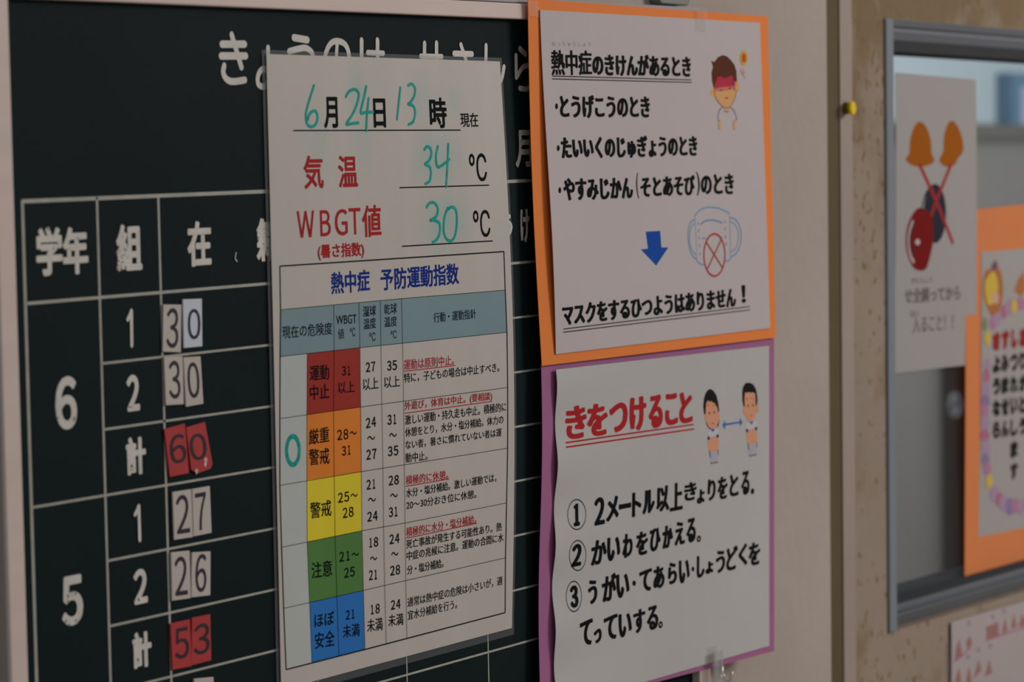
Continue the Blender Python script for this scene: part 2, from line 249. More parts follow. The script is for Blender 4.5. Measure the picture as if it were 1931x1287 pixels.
  ["T","ink",0.0001,"運動",1.362561,1.394112,0.017301,-0.000286,-0.000115,0.008149],
  ["T","ink",0.0001,"中止",1.362297,1.383705,0.017317,-8e-06,-0.000115,0.008153],
  ["T","ink",0.00014,"３",1.391438,1.395098,0.003701,-4.4e-05,-7.4e-05,0.005274],
  ["T","ink",0.00014,"１",1.396818,1.395034,0.002378,-2.8e-05,-7.4e-05,0.005288],
  ["T","ink",4e-05,"以上",1.387864,1.385725,0.015109,-0.000223,-8.8e-05,0.006264],
  ["T","ink",0.00014,"２",1.413666,1.395769,0.003887,5.3e-05,-7.5e-05,0.005332],
  ["T","ink",0.00014,"７",1.418615,1.395836,0.003904,5.3e-05,-7.5e-05,0.005345],
  ["T","ink",4e-05,"以上",1.410717,1.385989,0.014476,-4.5e-05,-9.3e-05,0.006623],
  ["T","ink",0.00014,"３",1.433644,1.395389,0.004088,-5.7e-05,-7.8e-05,0.00553],
  ["T","ink",0.00014,"５",1.43885,1.395316,0.004107,-5.8e-05,-7.8e-05,0.005544],
  ["T","ink",4e-05,"以上",1.430666,1.385978,0.014941,-0.000145,-9e-05,0.006398],
  ["T","ink_red",4e-05,"運動は原則中止。",1.449679,1.39484,0.049354,9.4e-05,-8e-05,0.00572],
  ["T","ink",4e-05,"特に，子どもの場合は中止すべき。",1.449729,1.387576,0.095831,0.000644,-7.8e-05,0.005576],
  ["T","ink_red",4e-05,"外遊び，体育は中止。(要相談)",1.44986,1.371798,0.087954,1.1e-05,-7.9e-05,0.005584],
  ["T","ink",4e-05,"激しい運動・持久走も中止。積極的に",1.450217,1.364351,0.102554,0.000598,-7.7e-05,0.005441],
  ["T","ink",4e-05,"休憩をとり，水分・塩分補給。体力の",1.450289,1.357422,0.099373,0.000333,-7.4e-05,0.005298],
  ["T","ink",4e-05,"ない者，暑さに慣れていない者は運",1.450479,1.350626,0.097395,-8.7e-05,-7e-05,0.005007],
  ["T","ink",4e-05,"動中止。",1.45042,1.343168,0.021601,-0.00012,-7.7e-05,0.005453],
  ["T","ink_red",4e-05,"積極的に休憩。",1.450614,1.330929,0.042098,-0.000243,-7.3e-05,0.005164],
  ["T","ink",4e-05,"水分・塩分補給。激しい運動では，",1.450957,1.323571,0.091639,0.001039,-7.3e-05,0.005169],
  ["T","ink",4e-05,"20～30分おき位に休憩。",1.45121,1.316984,0.070572,0.000133,-7.1e-05,0.005025],
  ["T","ink_red",4e-05,"積極的に水分・塩分補給。",1.451075,1.301817,0.071047,0.000515,-7.5e-05,0.005329],
  ["T","ink",4e-05,"死亡事故が発生する可能性あり。熱",1.451255,1.295075,0.098028,0.000335,-7.3e-05,0.005185],
  ["T","ink",4e-05,"中症の兆候に注意。運動の合間に水",1.4516,1.288429,0.099834,0.000391,-7.5e-05,0.005337],
  ["T","ink",4e-05,"分・塩分補給。",1.452119,1.280571,0.036472,0.000145,-7.3e-05,0.005194],
  ["T","ink",4e-05,"通常は熱中症の危険は小さいが，適",1.452577,1.262166,0.098966,0.001152,-7.7e-05,0.005502],
  ["T","ink",4e-05,"宜水分補給を行う。",1.453012,1.255066,0.050301,0.000443,-7.5e-05,0.005358],
  ["T","ink",0.0001,"厳重",1.360688,1.360142,0.018401,0.00027,-0.000119,0.008439],
  ["T","ink",0.0001,"警戒",1.360771,1.349218,0.01832,-0.000479,-0.000123,0.008726],
  ["T","ink",0.00014,"２",1.386392,1.360648,0.004433,-4e-05,-8e-05,0.0057],
  ["T","ink",0.00014,"８",1.39207,1.360597,0.004456,-4e-05,-8e-05,0.005716],
  ["T","ink",8e-05,"～",1.397816,1.36261,0.006454,-5.1e-05,-2.9e-05,0.002064],
  ["T","ink",0.00014,"３",1.3905,1.351944,0.003717,4e-05,-7.4e-05,0.005287],
  ["T","ink",0.00014,"１",1.395904,1.352002,0.002389,2.6e-05,-7.5e-05,0.005301],
  ["T","ink",0.00014,"２",1.413023,1.3652,0.00416,0.000128,-7.9e-05,0.00563],
  ["T","ink",0.00014,"４",1.418321,1.365363,0.00418,0.000129,-7.9e-05,0.005645],
  ["T","ink",4e-05,"～",1.414251,1.358566,0.007135,-0.000112,-3.3e-05,0.002313],
  ["T","ink",0.00014,"２",1.413139,1.34788,0.004214,-1e-06,-7.9e-05,0.005638],
  ["T","ink",0.00014,"７",1.418505,1.347878,0.004234,-1e-06,-8e-05,0.005654],
  ["T","ink",0.00014,"３",1.433368,1.365487,0.003967,8e-06,-8e-05,0.005687],
  ["T","ink",0.00014,"１",1.439136,1.365499,0.002551,5e-06,-8e-05,0.005704],
  ["T","ink",4e-05,"～",1.434939,1.358587,0.007169,-0.000104,-3.3e-05,0.002337],
  ["T","ink",0.00014,"３",1.433543,1.348165,0.004382,-3.3e-05,-7.8e-05,0.00555],
  ["T","ink",0.00014,"５",1.439122,1.348123,0.004404,-3.3e-05,-7.8e-05,0.005566],
  ["T","ink",0.0001,"警戒",1.361114,1.320739,0.019204,-5.8e-05,-0.000123,0.008743],
  ["T","ink",0.00014,"２",1.386457,1.326899,0.004521,-2.2e-05,-7.6e-05,0.005428],
  ["T","ink",0.00014,"５",1.392247,1.326871,0.004545,-2.2e-05,-7.7e-05,0.005444],
  ["T","ink",8e-05,"～",1.398096,1.328809,0.006584,-2.5e-05,-2.8e-05,0.001966],
  ["T","ink",0.00014,"２",1.390725,1.318234,0.004391,-2.5e-05,-7.9e-05,0.005587],
  ["T","ink",0.00014,"８",1.396316,1.318202,0.004414,-2.5e-05,-7.9e-05,0.005603],
  ["T","ink",0.00014,"２",1.413174,1.331559,0.003896,-3.2e-05,-7.7e-05,0.005501],
  ["T","ink",0.00014,"１",1.418838,1.331513,0.002505,-2e-05,-7.8e-05,0.005517],
  ["T","ink",4e-05,"～",1.414449,1.324768,0.007333,-0.000249,-3.3e-05,0.002319],
  ["T","ink",0.00014,"２",1.413693,1.313951,0.004268,-3.8e-05,-7.7e-05,0.005511],
  ["T","ink",0.00014,"４",1.419128,1.313903,0.00429,-3.8e-05,-7.8e-05,0.005526],
  ["T","ink",0.00014,"２",1.434103,1.332045,0.004308,-7.3e-05,-7.6e-05,0.005414],
  ["T","ink",0.00014,"８",1.439589,1.331951,0.00433,-7.4e-05,-7.6e-05,0.005429],
  ["T","ink",4e-05,"～",1.435689,1.325187,0.007068,-0.00027,-3.3e-05,0.002345],
  ["T","ink",0.00014,"３",1.434257,1.314381,0.003899,-4.5e-05,-7.8e-05,0.005569],
  ["T","ink",0.00014,"１",1.439925,1.314316,0.002507,-2.9e-05,-7.9e-05,0.005585],
  ["T","ink",0.0001,"注意",1.361781,1.288786,0.018664,-0.000564,-0.000123,0.008763],
  ["T","ink",0.00014,"２",1.387111,1.2949,0.004556,-9.8e-05,-7.7e-05,0.005442],
  ["T","ink",0.00014,"１",1.39377,1.294756,0.002932,-6.3e-05,-7.7e-05,0.005462],
  ["T","ink",8e-05,"～",1.398836,1.29662,0.006638,-0.000136,-2.8e-05,0.001971],
  ["T","ink",0.00014,"２",1.391632,1.285654,0.004277,-4.5e-05,-7.7e-05,0.005459],
  ["T","ink",0.00014,"５",1.397079,1.285597,0.004299,-4.5e-05,-7.7e-05,0.005475],
  ["T","ink",0.00014,"１",1.415455,1.299595,0.002559,-2.5e-05,-7.6e-05,0.005377],
  ["T","ink",0.00014,"８",1.419828,1.299551,0.004018,-4e-05,-7.6e-05,0.005389],
  ["T","ink",4e-05,"～",1.416206,1.292457,0.006492,-0.000273,-3.1e-05,0.002182],
  ["T","ink",0.00014,"２",1.414985,1.28173,0.00364,-0.000123,-7.8e-05,0.005529],
  ["T","ink",0.00014,"１",1.420277,1.28155,0.00234,-7.9e-05,-7.8e-05,0.005545],
  ["T","ink",0.00014,"２",1.434781,1.299443,0.004211,-8e-05,-7.6e-05,0.005432],
  ["T","ink",0.00014,"４",1.440144,1.299342,0.004233,-8e-05,-7.7e-05,0.005447],
  ["T","ink",4e-05,"～",1.436526,1.292584,0.006826,-0.00015,-3.3e-05,0.002353],
  ["T","ink",0.00014,"２",1.435501,1.281958,0.004214,-0.000103,-7.7e-05,0.005442],
  ["T","ink",0.00014,"８",1.440867,1.281827,0.004236,-0.000104,-7.7e-05,0.005458],
  ["T","ink",0.0001,"ほぼ",1.363857,1.262275,0.018093,-0.000453,-0.000104,0.00737],
  ["T","ink",0.0001,"安全",1.36414,1.250719,0.018154,-0.000568,-0.000124,0.008795],
  ["T","ink",0.00014,"２",1.392776,1.262752,0.00389,-0.000109,-7.3e-05,0.005183],
  ["T","ink",0.00014,"１",1.398432,1.262594,0.002502,-7e-05,-7.3e-05,0.005199],
  ["T","ink",4e-05,"未満",1.390133,1.253114,0.015729,-0.000727,-0.000101,0.007193],
  ["T","ink",0.00014,"１",1.416805,1.262712,0.002591,-7.6e-05,-7.6e-05,0.005397],
  ["T","ink",0.00014,"８",1.421232,1.262583,0.004068,-0.000119,-7.6e-05,0.00541],
  ["T","ink",4e-05,"未満",1.413137,1.253305,0.015058,-0.0006,-0.000102,0.007283],
  ["T","ink",0.00014,"２",1.436165,1.262883,0.004128,-0.000119,-7.5e-05,0.005306],
  ["T","ink",0.00014,"４",1.441421,1.262731,0.004149,-0.00012,-7.5e-05,0.005321],
  ["T","ink",4e-05,"未満",1.433591,1.253776,0.014995,-0.000734,-9.5e-05,0.006775],
 ],
 'heat_lines': [
  ["L","ink",0.0007,False,[[1.35171,1.52664],[1.51248,1.5279]]],
  ["L","ink",0.0007,False,[[1.44926,1.49574],[1.53978,1.49634]]],
  ["L","ink",0.0007,False,[[1.45012,1.46337],[1.54147,1.46422]]],
  ["L","ink_red",0.0005,False,[[1.44966,1.39419],[1.5002,1.3946]]],
  ["L","ink_red",0.0005,False,[[1.4501,1.3709],[1.53781,1.37169]]],
  ["L","ink_red",0.0005,False,[[1.45061,1.33016],[1.49384,1.33059]]],
  ["L","ink_red",0.0005,False,[[1.45123,1.30115],[1.52273,1.30242]]],
  ["L","ink",0.0003,False,[[1.33758,1.43299],[1.40808,1.43393],[1.44832,1.43452],[1.553,1.43542]]],
  ["L","ink",0.0003,False,[[1.33652,1.40848],[1.40829,1.40947],[1.44862,1.40985],[1.55395,1.41086]]],
  ["L","ink",0.0003,False,[[1.33542,1.37603],[1.40821,1.37721],[1.44893,1.37769],[1.55414,1.3787]]],
  ["L","ink",0.0003,False,[[1.33452,1.34103],[1.40818,1.34199],[1.44913,1.34233],[1.55434,1.34327]]],
  ["L","ink",0.0003,False,[[1.33525,1.3084],[1.40845,1.30969],[1.44981,1.30979],[1.55402,1.31125]]],
  ["L","ink",0.0003,False,[[1.3363,1.27603],[1.40955,1.27692],[1.45067,1.27759],[1.5541,1.27901]]],
  ["L","ink",0.0007,False,[[1.33764,1.45581],[1.55281,1.45778]]],
  ["L","ink",0.0007,False,[[1.33771,1.24348],[1.41091,1.2443],[1.55535,1.2466]]],
  ["L","ink",0.0007,False,[[1.33764,1.45581],[1.33758,1.43299],[1.33652,1.40848],[1.33542,1.37603],[1.33452,1.34103],[1.33525,1.3084],[1.3363,1.27603],[1.33771,1.24348]]],
  ["L","ink",0.0007,False,[[1.55281,1.45778],[1.553,1.43542],[1.55395,1.41086],[1.55414,1.3787],[1.55434,1.34327],[1.55402,1.31125],[1.5541,1.27901],[1.55535,1.2466]]],
  ["L","ink",0.0003,False,[[1.36035,1.40859],[1.35928,1.37631],[1.35847,1.34171],[1.35801,1.30881],[1.35953,1.2763],[1.36109,1.24345]]],
  ["L","ink",0.0003,False,[[1.38492,1.43357],[1.3846,1.40928],[1.38316,1.37691],[1.38307,1.34176],[1.3834,1.30922],[1.3846,1.27642],[1.38619,1.24402]]],
  ["L","ink",0.0003,False,[[1.40808,1.43393],[1.40829,1.40947],[1.40821,1.37721],[1.40818,1.34199],[1.40845,1.30969],[1.40955,1.27692],[1.41091,1.2443]]],
  ["L","ink",0.0003,False,[[1.42816,1.43414],[1.42797,1.40944],[1.42803,1.37721],[1.42861,1.34203],[1.42898,1.30989],[1.42993,1.27748],[1.43148,1.24463]]],
  ["L","ink",0.0003,False,[[1.44832,1.43452],[1.44862,1.40985],[1.44893,1.37769],[1.44913,1.34233],[1.44981,1.30979],[1.45067,1.27759],[1.45199,1.24502]]],
 ],
 'heat_cells': [
  ["Q","cell_grey",[[1.33758,1.43299],[1.38492,1.43357],[1.3846,1.40928],[1.33652,1.40848]]],
  ["Q","cell_grey",[[1.38492,1.43357],[1.40808,1.43393],[1.40829,1.40947],[1.3846,1.40928]]],
  ["Q","cell_grey",[[1.40808,1.43393],[1.42816,1.43414],[1.42797,1.40944],[1.40829,1.40947]]],
  ["Q","cell_grey",[[1.42816,1.43414],[1.44832,1.43452],[1.44862,1.40985],[1.42797,1.40944]]],
  ["Q","cell_grey",[[1.44832,1.43452],[1.553,1.43542],[1.55395,1.41086],[1.44862,1.40985]]],
  ["Q","cell_red",[[1.36035,1.40859],[1.3846,1.40928],[1.38316,1.37691],[1.35928,1.37631]]],
  ["Q","cell_red",[[1.3846,1.40928],[1.40829,1.40947],[1.40821,1.37721],[1.38316,1.37691]]],
  ["Q","cell_pale",[[1.33652,1.40848],[1.36035,1.40859],[1.35928,1.37631],[1.33542,1.37603]]],
  ["Q","cell_orange",[[1.35928,1.37631],[1.38316,1.37691],[1.38307,1.34176],[1.35847,1.34171]]],
  ["Q","cell_orange",[[1.38316,1.37691],[1.40821,1.37721],[1.40818,1.34199],[1.38307,1.34176]]],
  ["Q","cell_pale",[[1.33542,1.37603],[1.35928,1.37631],[1.35847,1.34171],[1.33452,1.34103]]],
  ["Q","cell_yellow",[[1.35847,1.34171],[1.38307,1.34176],[1.3834,1.30922],[1.35801,1.30881]]],
  ["Q","cell_yellow",[[1.38307,1.34176],[1.40818,1.34199],[1.40845,1.30969],[1.3834,1.30922]]],
  ["Q","cell_pale",[[1.33452,1.34103],[1.35847,1.34171],[1.35801,1.30881],[1.33525,1.3084]]],
  ["Q","cell_green",[[1.35801,1.30881],[1.3834,1.30922],[1.3846,1.27642],[1.35953,1.2763]]],
  ["Q","cell_green",[[1.3834,1.30922],[1.40845,1.30969],[1.40955,1.27692],[1.3846,1.27642]]],
  ["Q","cell_pale",[[1.33525,1.3084],[1.35801,1.30881],[1.35953,1.2763],[1.3363,1.27603]]],
  ["Q","cell_blue",[[1.35953,1.2763],[1.3846,1.27642],[1.38619,1.24402],[1.36109,1.24345]]],
  ["Q","cell_blue",[[1.3846,1.27642],[1.40955,1.27692],[1.41091,1.2443],[1.38619,1.24402]]],
  ["Q","cell_pale",[[1.3363,1.27603],[1.35953,1.2763],[1.36109,1.24345],[1.33771,1.24348]]],
 ],
 'heat_hand': [
  ["L","marker_teal",0.0017,False,[[1.37129,1.55057],[1.37046,1.54916],[1.36925,1.54713],[1.36794,1.54489],[1.3668,1.54283],[1.36581,1.54099],[1.36486,1.53918],[1.36407,1.53744],[1.36356,1.53584],[1.36336,1.53433],[1.3634,1.53292],[1.36367,1.53166],[1.36411,1.53063],[1.36478,1.52985],[1.36569,1.52927],[1.36671,1.5289],[1.36776,1.52874],[1.3689,1.52883],[1.37016,1.52914],[1.37135,1.52963],[1.3723,1.53026],[1.37301,1.5311],[1.37355,1.53214],[1.37388,1.53322],[1.37396,1.5342],[1.37375,1.53513],[1.37328,1.53605],[1.37262,1.53681],[1.37182,1.53724],[1.37081,1.53725],[1.36957,1.53696],[1.36832,1.53647],[1.36728,1.53588],[1.36648,1.53507],[1.36582,1.53404],[1.36529,1.53305],[1.36492,1.53238]]],
  ["L","marker_teal",0.0017,False,[[1.40061,1.54509],[1.40108,1.54564],[1.40173,1.54645],[1.40255,1.54729],[1.40353,1.54797],[1.40476,1.54847],[1.40622,1.5489],[1.40771,1.54918],[1.40903,1.54921],[1.41023,1.54899],[1.41139,1.54855],[1.41231,1.5479],[1.41283,1.54705],[1.41284,1.54596],[1.41246,1.54463],[1.41181,1.54317],[1.411,1.54169],[1.41,1.54015],[1.40876,1.53852],[1.4074,1.53691],[1.40604,1.53541],[1.40442,1.53396],[1.40257,1.53253],[1.40105,1.53131],[1.40041,1.53048],[1.40097,1.53019],[1.40239,1.53031],[1.40418,1.53059],[1.40583,1.53079],[1.40741,1.5309],[1.40912,1.53101],[1.41066,1.53112],[1.41174,1.5312]]],
  ["L","marker_teal",0.0017,False,[[1.42008,1.55092],[1.41961,1.54979],[1.41894,1.54816],[1.41817,1.5463],[1.4174,1.54445],[1.41645,1.54244],[1.41535,1.54023],[1.41447,1.53822],[1.4142,1.53683],[1.4147,1.53632],[1.41575,1.53641],[1.41712,1.53674],[1.41859,1.53697],[1.42033,1.53703],[1.42241,1.53711],[1.42434,1.53718],[1.42568,1.53723]]],
  ["L","marker_teal",0.0017,False,[[1.42212,1.54452],[1.42174,1.5431],[1.4212,1.54107],[1.42062,1.53875],[1.42013,1.53645],[1.41974,1.53397],[1.41938,1.53125],[1.41908,1.52877],[1.41888,1.52706]]],
  ["L","marker_teal",0.0017,False,[[1.45323,1.55088],[1.45284,1.54933],[1.45228,1.5471],[1.45166,1.54459],[1.45108,1.54223],[1.45049,1.53986],[1.44988,1.53737],[1.44933,1.53514],[1.44895,1.53359]]],
  ["L","marker_teal",0.0017,False,[[1.46115,1.55221],[1.46176,1.55245],[1.46263,1.55282],[1.4636,1.55313],[1.4645,1.55318],[1.46539,1.55293],[1.46633,1.55248],[1.46714,1.55187],[1.46766,1.55114],[1.46786,1.55025],[1.46781,1.54919],[1.46754,1.54808],[1.46706,1.54702],[1.46625,1.54596],[1.46516,1.54488],[1.46401,1.54389],[1.46303,1.54312],[1.46212,1.54264],[1.46121,1.54237],[1.46058,1.54219],[1.4605,1.54199],[1.46127,1.54181],[1.46266,1.54168],[1.46419,1.54147],[1.46535,1.54105],[1.4661,1.54036],[1.46667,1.53949],[1.46701,1.53849],[1.46709,1.53741],[1.46686,1.53617],[1.46634,1.53477],[1.46563,1.53342],[1.4648,1.53236],[1.46369,1.53167],[1.46232,1.53121],[1.46102,1.53091],[1.46012,1.53068]]],
  ["L","marker_teal",0.0017,False,[[1.47498,1.51684],[1.47549,1.5172],[1.47623,1.51774],[1.47707,1.51824],[1.47789,1.5185],[1.47873,1.51845],[1.47964,1.5182],[1.48048,1.51781],[1.48112,1.5173],[1.48153,1.51665],[1.4818,1.51585],[1.48187,1.51496],[1.48173,1.51408],[1.48132,1.51314],[1.48066,1.51214],[1.47986,1.51118],[1.47902,1.51039],[1.47793,1.50984],[1.47662,1.50944],[1.47554,1.50911],[1.47513,1.50875],[1.47575,1.50839],[1.47707,1.50806],[1.47855,1.50768],[1.47964,1.50717],[1.48022,1.50651],[1.48058,1.50574],[1.48075,1.50488],[1.48076,1.50394],[1.48061,1.50282],[1.48029,1.50154],[1.47981,1.50031],[1.47916,1.49934],[1.47819,1.49869],[1.47696,1.49824],[1.47577,1.49794],[1.47496,1.49772]]],
  ["L","marker_teal",0.0017,False,[[1.48869,1.5187],[1.48818,1.5177],[1.48745,1.51627],[1.48674,1.51467],[1.48632,1.51315],[1.48622,1.51164],[1.48631,1.51003],[1.48661,1.5086],[1.48712,1.5076],[1.48782,1.50713],[1.48871,1.50702],[1.48985,1.5072],[1.49128,1.50759],[1.49331,1.50834],[1.49584,1.50943],[1.49824,1.51053],[1.4999,1.51128]]],
  ["L","marker_teal",0.0017,False,[[1.49933,1.51984],[1.49904,1.51783],[1.49864,1.51495],[1.49818,1.51168],[1.49769,1.5085],[1.49713,1.50516],[1.4965,1.50152],[1.49593,1.49825],[1.49553,1.49597]]],
  ["L","marker_teal",0.0017,False,[[1.47536,1.48465],[1.47587,1.48511],[1.47659,1.48578],[1.47746,1.48645],[1.47843,1.48691],[1.47958,1.48713],[1.4809,1.48722],[1.48222,1.48714],[1.48336,1.48684],[1.48439,1.48627],[1.48535,1.48546],[1.48609,1.48452],[1.48648,1.48356],[1.48645,1.48254],[1.4861,1.48143],[1.48546,1.48035],[1.48459,1.47943],[1.48317,1.47869],[1.48128,1.47807],[1.47958,1.47758],[1.47872,1.47723],[1.47903,1.4771],[1.4801,1.47717],[1.48151,1.47725],[1.48282,1.47715],[1.4841,1.47688],[1.48551,1.47653],[1.48679,1.476],[1.48766,1.47521],[1.48802,1.47403],[1.48803,1.47254],[1.48778,1.471],[1.48736,1.46966],[1.48672,1.46856],[1.48583,1.46757],[1.48484,1.46672],[1.48388,1.46604],[1.4829,1.46558],[1.48184,1.4653],[1.48089,1.46514],[1.48022,1.46502]]],
  ["L","marker_teal",0.0017,False,[[1.49645,1.48388],[1.49574,1.48303],[1.49471,1.48182],[1.49365,1.48037],[1.49283,1.47883],[1.49227,1.47708],[1.49184,1.47511],[1.4916,1.47314],[1.49159,1.47143],[1.49184,1.46999],[1.49232,1.46871],[1.493,1.46762],[1.49382,1.46674],[1.49488,1.46603],[1.49614,1.46549],[1.49748,1.4652],[1.49873,1.46523],[1.49991,1.46559],[1.50108,1.46625],[1.50216,1.46719],[1.50307,1.46839],[1.50381,1.46997],[1.50442,1.47189],[1.50487,1.47392],[1.50517,1.47582],[1.50532,1.47762],[1.50533,1.47942],[1.50515,1.48106],[1.50472,1.48236],[1.50396,1.48328],[1.50293,1.48392],[1.50177,1.4843],[1.50066,1.48447],[1.49951,1.48431],[1.49827,1.48384],[1.49716,1.48331],[1.49639,1.48295]]],
  ["L","marker_teal",0.0026,True,[[1.35209,1.35801],[1.35191,1.35633],[1.35146,1.35477],[1.35075,1.35339],[1.34983,1.35226],[1.34874,1.35145],[1.34754,1.35099],[1.34629,1.35091],[1.34504,1.3512],[1.34387,1.35186],[1.34284,1.35284],[1.34198,1.35411],[1.34135,1.35559],[1.34098,1.35721],[1.34088,1.3589],[1.34106,1.36056],[1.34151,1.36212],[1.34221,1.3635],[1.34313,1.36462],[1.34421,1.36544],[1.34541,1.3659],[1.34666,1.366],[1.3479,1.36571],[1.34907,1.36507],[1.35012,1.36408],[1.35098,1.36282],[1.35161,1.36133],[1.35199,1.3597]]],
 ],
 'smears': [
  [1.4862,1.5115,0.035,0.022,0.6],
  [1.4936,1.4757,0.034,0.024,0.6],
  [1.4106,1.5474,0.014,0.025,0.38],
  [1.4134,1.5231,0.016,0.03,0.3],
  [1.374,1.5201,0.022,0.03,0.2],
  [1.4767,1.5441,0.03,0.02,0.25],
  [1.5076,1.5445,0.012,0.012,0.35],
 ],
 'orange': {"kind":"orange","base":0.0225,"c":[[1.57959,1.60501],[1.88626,1.60584],[1.89439,1.39095],[1.5904,1.38923]]},
 'orange_page': {"kind":"orange_page","base":0.0229,"c":[[1.59193,1.59884],[1.87308,1.60113],[1.88437,1.39785],[1.60541,1.39532]]},
 'orange_text': [
  ["T","ink_faint",0,"ね っ ち ゅ う し ょ う",1.60535,1.577963,0.045182,0.00099,-0.00017,0.0028],
  ["T","ink",[0.0007,0.00025],"熱中症",1.604523,1.560751,0.048003,0.001019,-0.000909,0.014936],
  ["T","ink",[0.0011,0.0004],"のきけんがあるとき",1.652843,1.561616,0.124536,0.001601,-0.000823,0.01352],
  ["T","ink",[0.0011,0.0004],"とうげこうのとき",1.613955,1.535496,0.109938,0.001059,-0.000847,0.013918],
  ["T","ink",[0.0011,0.0004],"たいいくのじゅぎょうのとき",1.614585,1.510947,0.17045,0.001612,-0.000838,0.013771],
  ["T","ink",[0.0011,0.0004],"やすみじかん",1.616221,1.486342,0.085351,0.00024,-0.00082,0.013475],
  ["T","ink",[0.0002,0.0001],"(",1.705569,1.486573,0.002982,2.6e-05,-0.000972,0.015964],
  ["T","ink",[0.0011,0.0004],"そとあそび",1.710872,1.487127,0.07061,0.000693,-0.000797,0.013091],
  ["T","ink",[0.0002,0.0001],")",1.78316,1.487662,0.004609,4e-05,-0.000921,0.015139],
  ["T","ink",[0.0011,0.0004],"のとき",1.788939,1.488077,0.045506,-0.000154,-0.000824,0.013534],
  ["T","ink",[0.0011,0.0004],"マスクをするひつようはありません",1.612783,1.411872,0.223097,0.00219,-0.000767,0.012607],
  ["T","ink",0.0005,"！",1.843514,1.416204,0.006018,5.2e-05,-0.000716,0.01177],
 ],
 'orange_rules': [
  ["P","ink",[[1.6115,1.54251],[1.61144,1.54212],[1.6113,1.54174],[1.61109,1.54141],[1.61081,1.54112],[1.61048,1.54091],[1.61012,1.54078],[1.60974,1.54073],[1.60936,1.54077],[1.60901,1.54089],[1.60869,1.5411],[1.60843,1.54137],[1.60825,1.5417],[1.60813,1.54207],[1.60811,1.54246],[1.60816,1.54285],[1.6083,1.54323],[1.60852,1.54356],[1.60879,1.54385],[1.60912,1.54406],[1.60948,1.54419],[1.60986,1.54424],[1.61024,1.5442],[1.61059,1.54408],[1.61091,1.54387],[1.61116,1.5436],[1.61135,1.54327],[1.61147,1.5429]]],
  ["P","ink",[[1.61252,1.51771],[1.61246,1.51732],[1.61231,1.51695],[1.61209,1.51662],[1.6118,1.51634],[1.61147,1.51613],[1.61109,1.516],[1.6107,1.51595],[1.61032,1.51599],[1.60996,1.51612],[1.60964,1.51633],[1.60938,1.51661],[1.60919,1.51694],[1.60908,1.51732],[1.60906,1.51771],[1.60912,1.5181],[1.60926,1.51847],[1.60949,1.51881],[1.60977,1.51908],[1.61011,1.5193],[1.61048,1.51943],[1.61087,1.51947],[1.61125,1.51943],[1.61161,1.5193],[1.61193,1.51909],[1.61219,1.51881],[1.61238,1.51848],[1.61249,1.51811]]],
  ["P","ink",[[1.61319,1.49268],[1.61313,1.49229],[1.61298,1.49192],[1.61275,1.49159],[1.61246,1.49131],[1.61211,1.4911],[1.61173,1.49098],[1.61134,1.49094],[1.61095,1.49098],[1.61058,1.49112],[1.61025,1.49133],[1.60999,1.49161],[1.60979,1.49195],[1.60968,1.49232],[1.60966,1.49272],[1.60972,1.49311],[1.60987,1.49348],[1.6101,1.49381],[1.61039,1.49409],[1.61074,1.49429],[1.61112,1.49442],[1.61151,1.49446],[1.6119,1.49441],[1.61227,1.49428],[1.61259,1.49407],[1.61286,1.49378],[1.61305,1.49345],[1.61316,1.49307]]],
  ["L","ink",0.0006,False,[[1.60501,1.56032],[1.77756,1.56143]]],
  ["L","ink",0.0006,False,[[1.60496,1.55863],[1.77754,1.55981]]],
  ["L","ink",0.0006,False,[[1.61374,1.40993],[1.85507,1.41345]]],
  ["L","ink",0.0006,False,[[1.61376,1.40803],[1.85503,1.41124]]],
 ],
 'orange_art': [
  ["P","print_blue",[[1.71645,1.46588],[1.73469,1.46602],[1.73609,1.45553],[1.74502,1.45541],[1.729,1.44435],[1.70988,1.45497],[1.71884,1.45525]]],
  ["L","print_mask",0.0011,False,[[1.78006,1.47468],[1.78087,1.47515],[1.78198,1.47582],[1.78332,1.47659],[1.78479,1.47734],[1.78631,1.47796],[1.78793,1.47843],[1.78972,1.47885],[1.79159,1.47921],[1.79345,1.47951],[1.79522,1.47973],[1.79687,1.47987],[1.79846,1.47993],[1.80003,1.47993],[1.80162,1.47989],[1.80328,1.47983],[1.80501,1.47974],[1.8068,1.47963],[1.80863,1.47948],[1.81046,1.47929],[1.81227,1.47906],[1.81412,1.47876],[1.81602,1.4784],[1.81789,1.47801],[1.81969,1.47761],[1.82133,1.47721],[1.82288,1.47678],[1.82437,1.47631],[1.82573,1.47585],[1.82687,1.47545],[1.8277,1.47517]]],
  ["L","print_mask",0.0006,False,[[1.78049,1.47425],[1.78063,1.47263],[1.78083,1.47037],[1.78107,1.46769],[1.78131,1.46482],[1.78153,1.46198],[1.78174,1.45888],[1.78196,1.45537],[1.78218,1.45189],[1.78236,1.44887],[1.78249,1.44675]]],
  ["L","print_mask",0.0007,False,[[1.82768,1.47431],[1.82777,1.47252],[1.82791,1.46999],[1.82807,1.46703],[1.82822,1.46392],[1.82833,1.46096],[1.8284,1.45787],[1.82844,1.45448],[1.82846,1.45117],[1.82848,1.44832],[1.82849,1.4463]]],
  ["L","print_mask",0.0011,False,[[1.78246,1.44569],[1.78311,1.44539],[1.78402,1.44496],[1.78509,1.44447],[1.78621,1.44401],[1.78729,1.44364],[1.7884,1.44339],[1.78963,1.4432],[1.79084,1.44305],[1.79188,1.44294],[1.79261,1.44285]]],
  ["L","print_mask",0.0011,False,[[1.82066,1.44459],[1.82129,1.44458],[1.8222,1.44454],[1.82325,1.44452],[1.8243,1.44456],[1.82524,1.44467],[1.8261,1.44492],[1.82697,1.44529],[1.82778,1.44568],[1.82846,1.44604],[1.82895,1.44629]]],
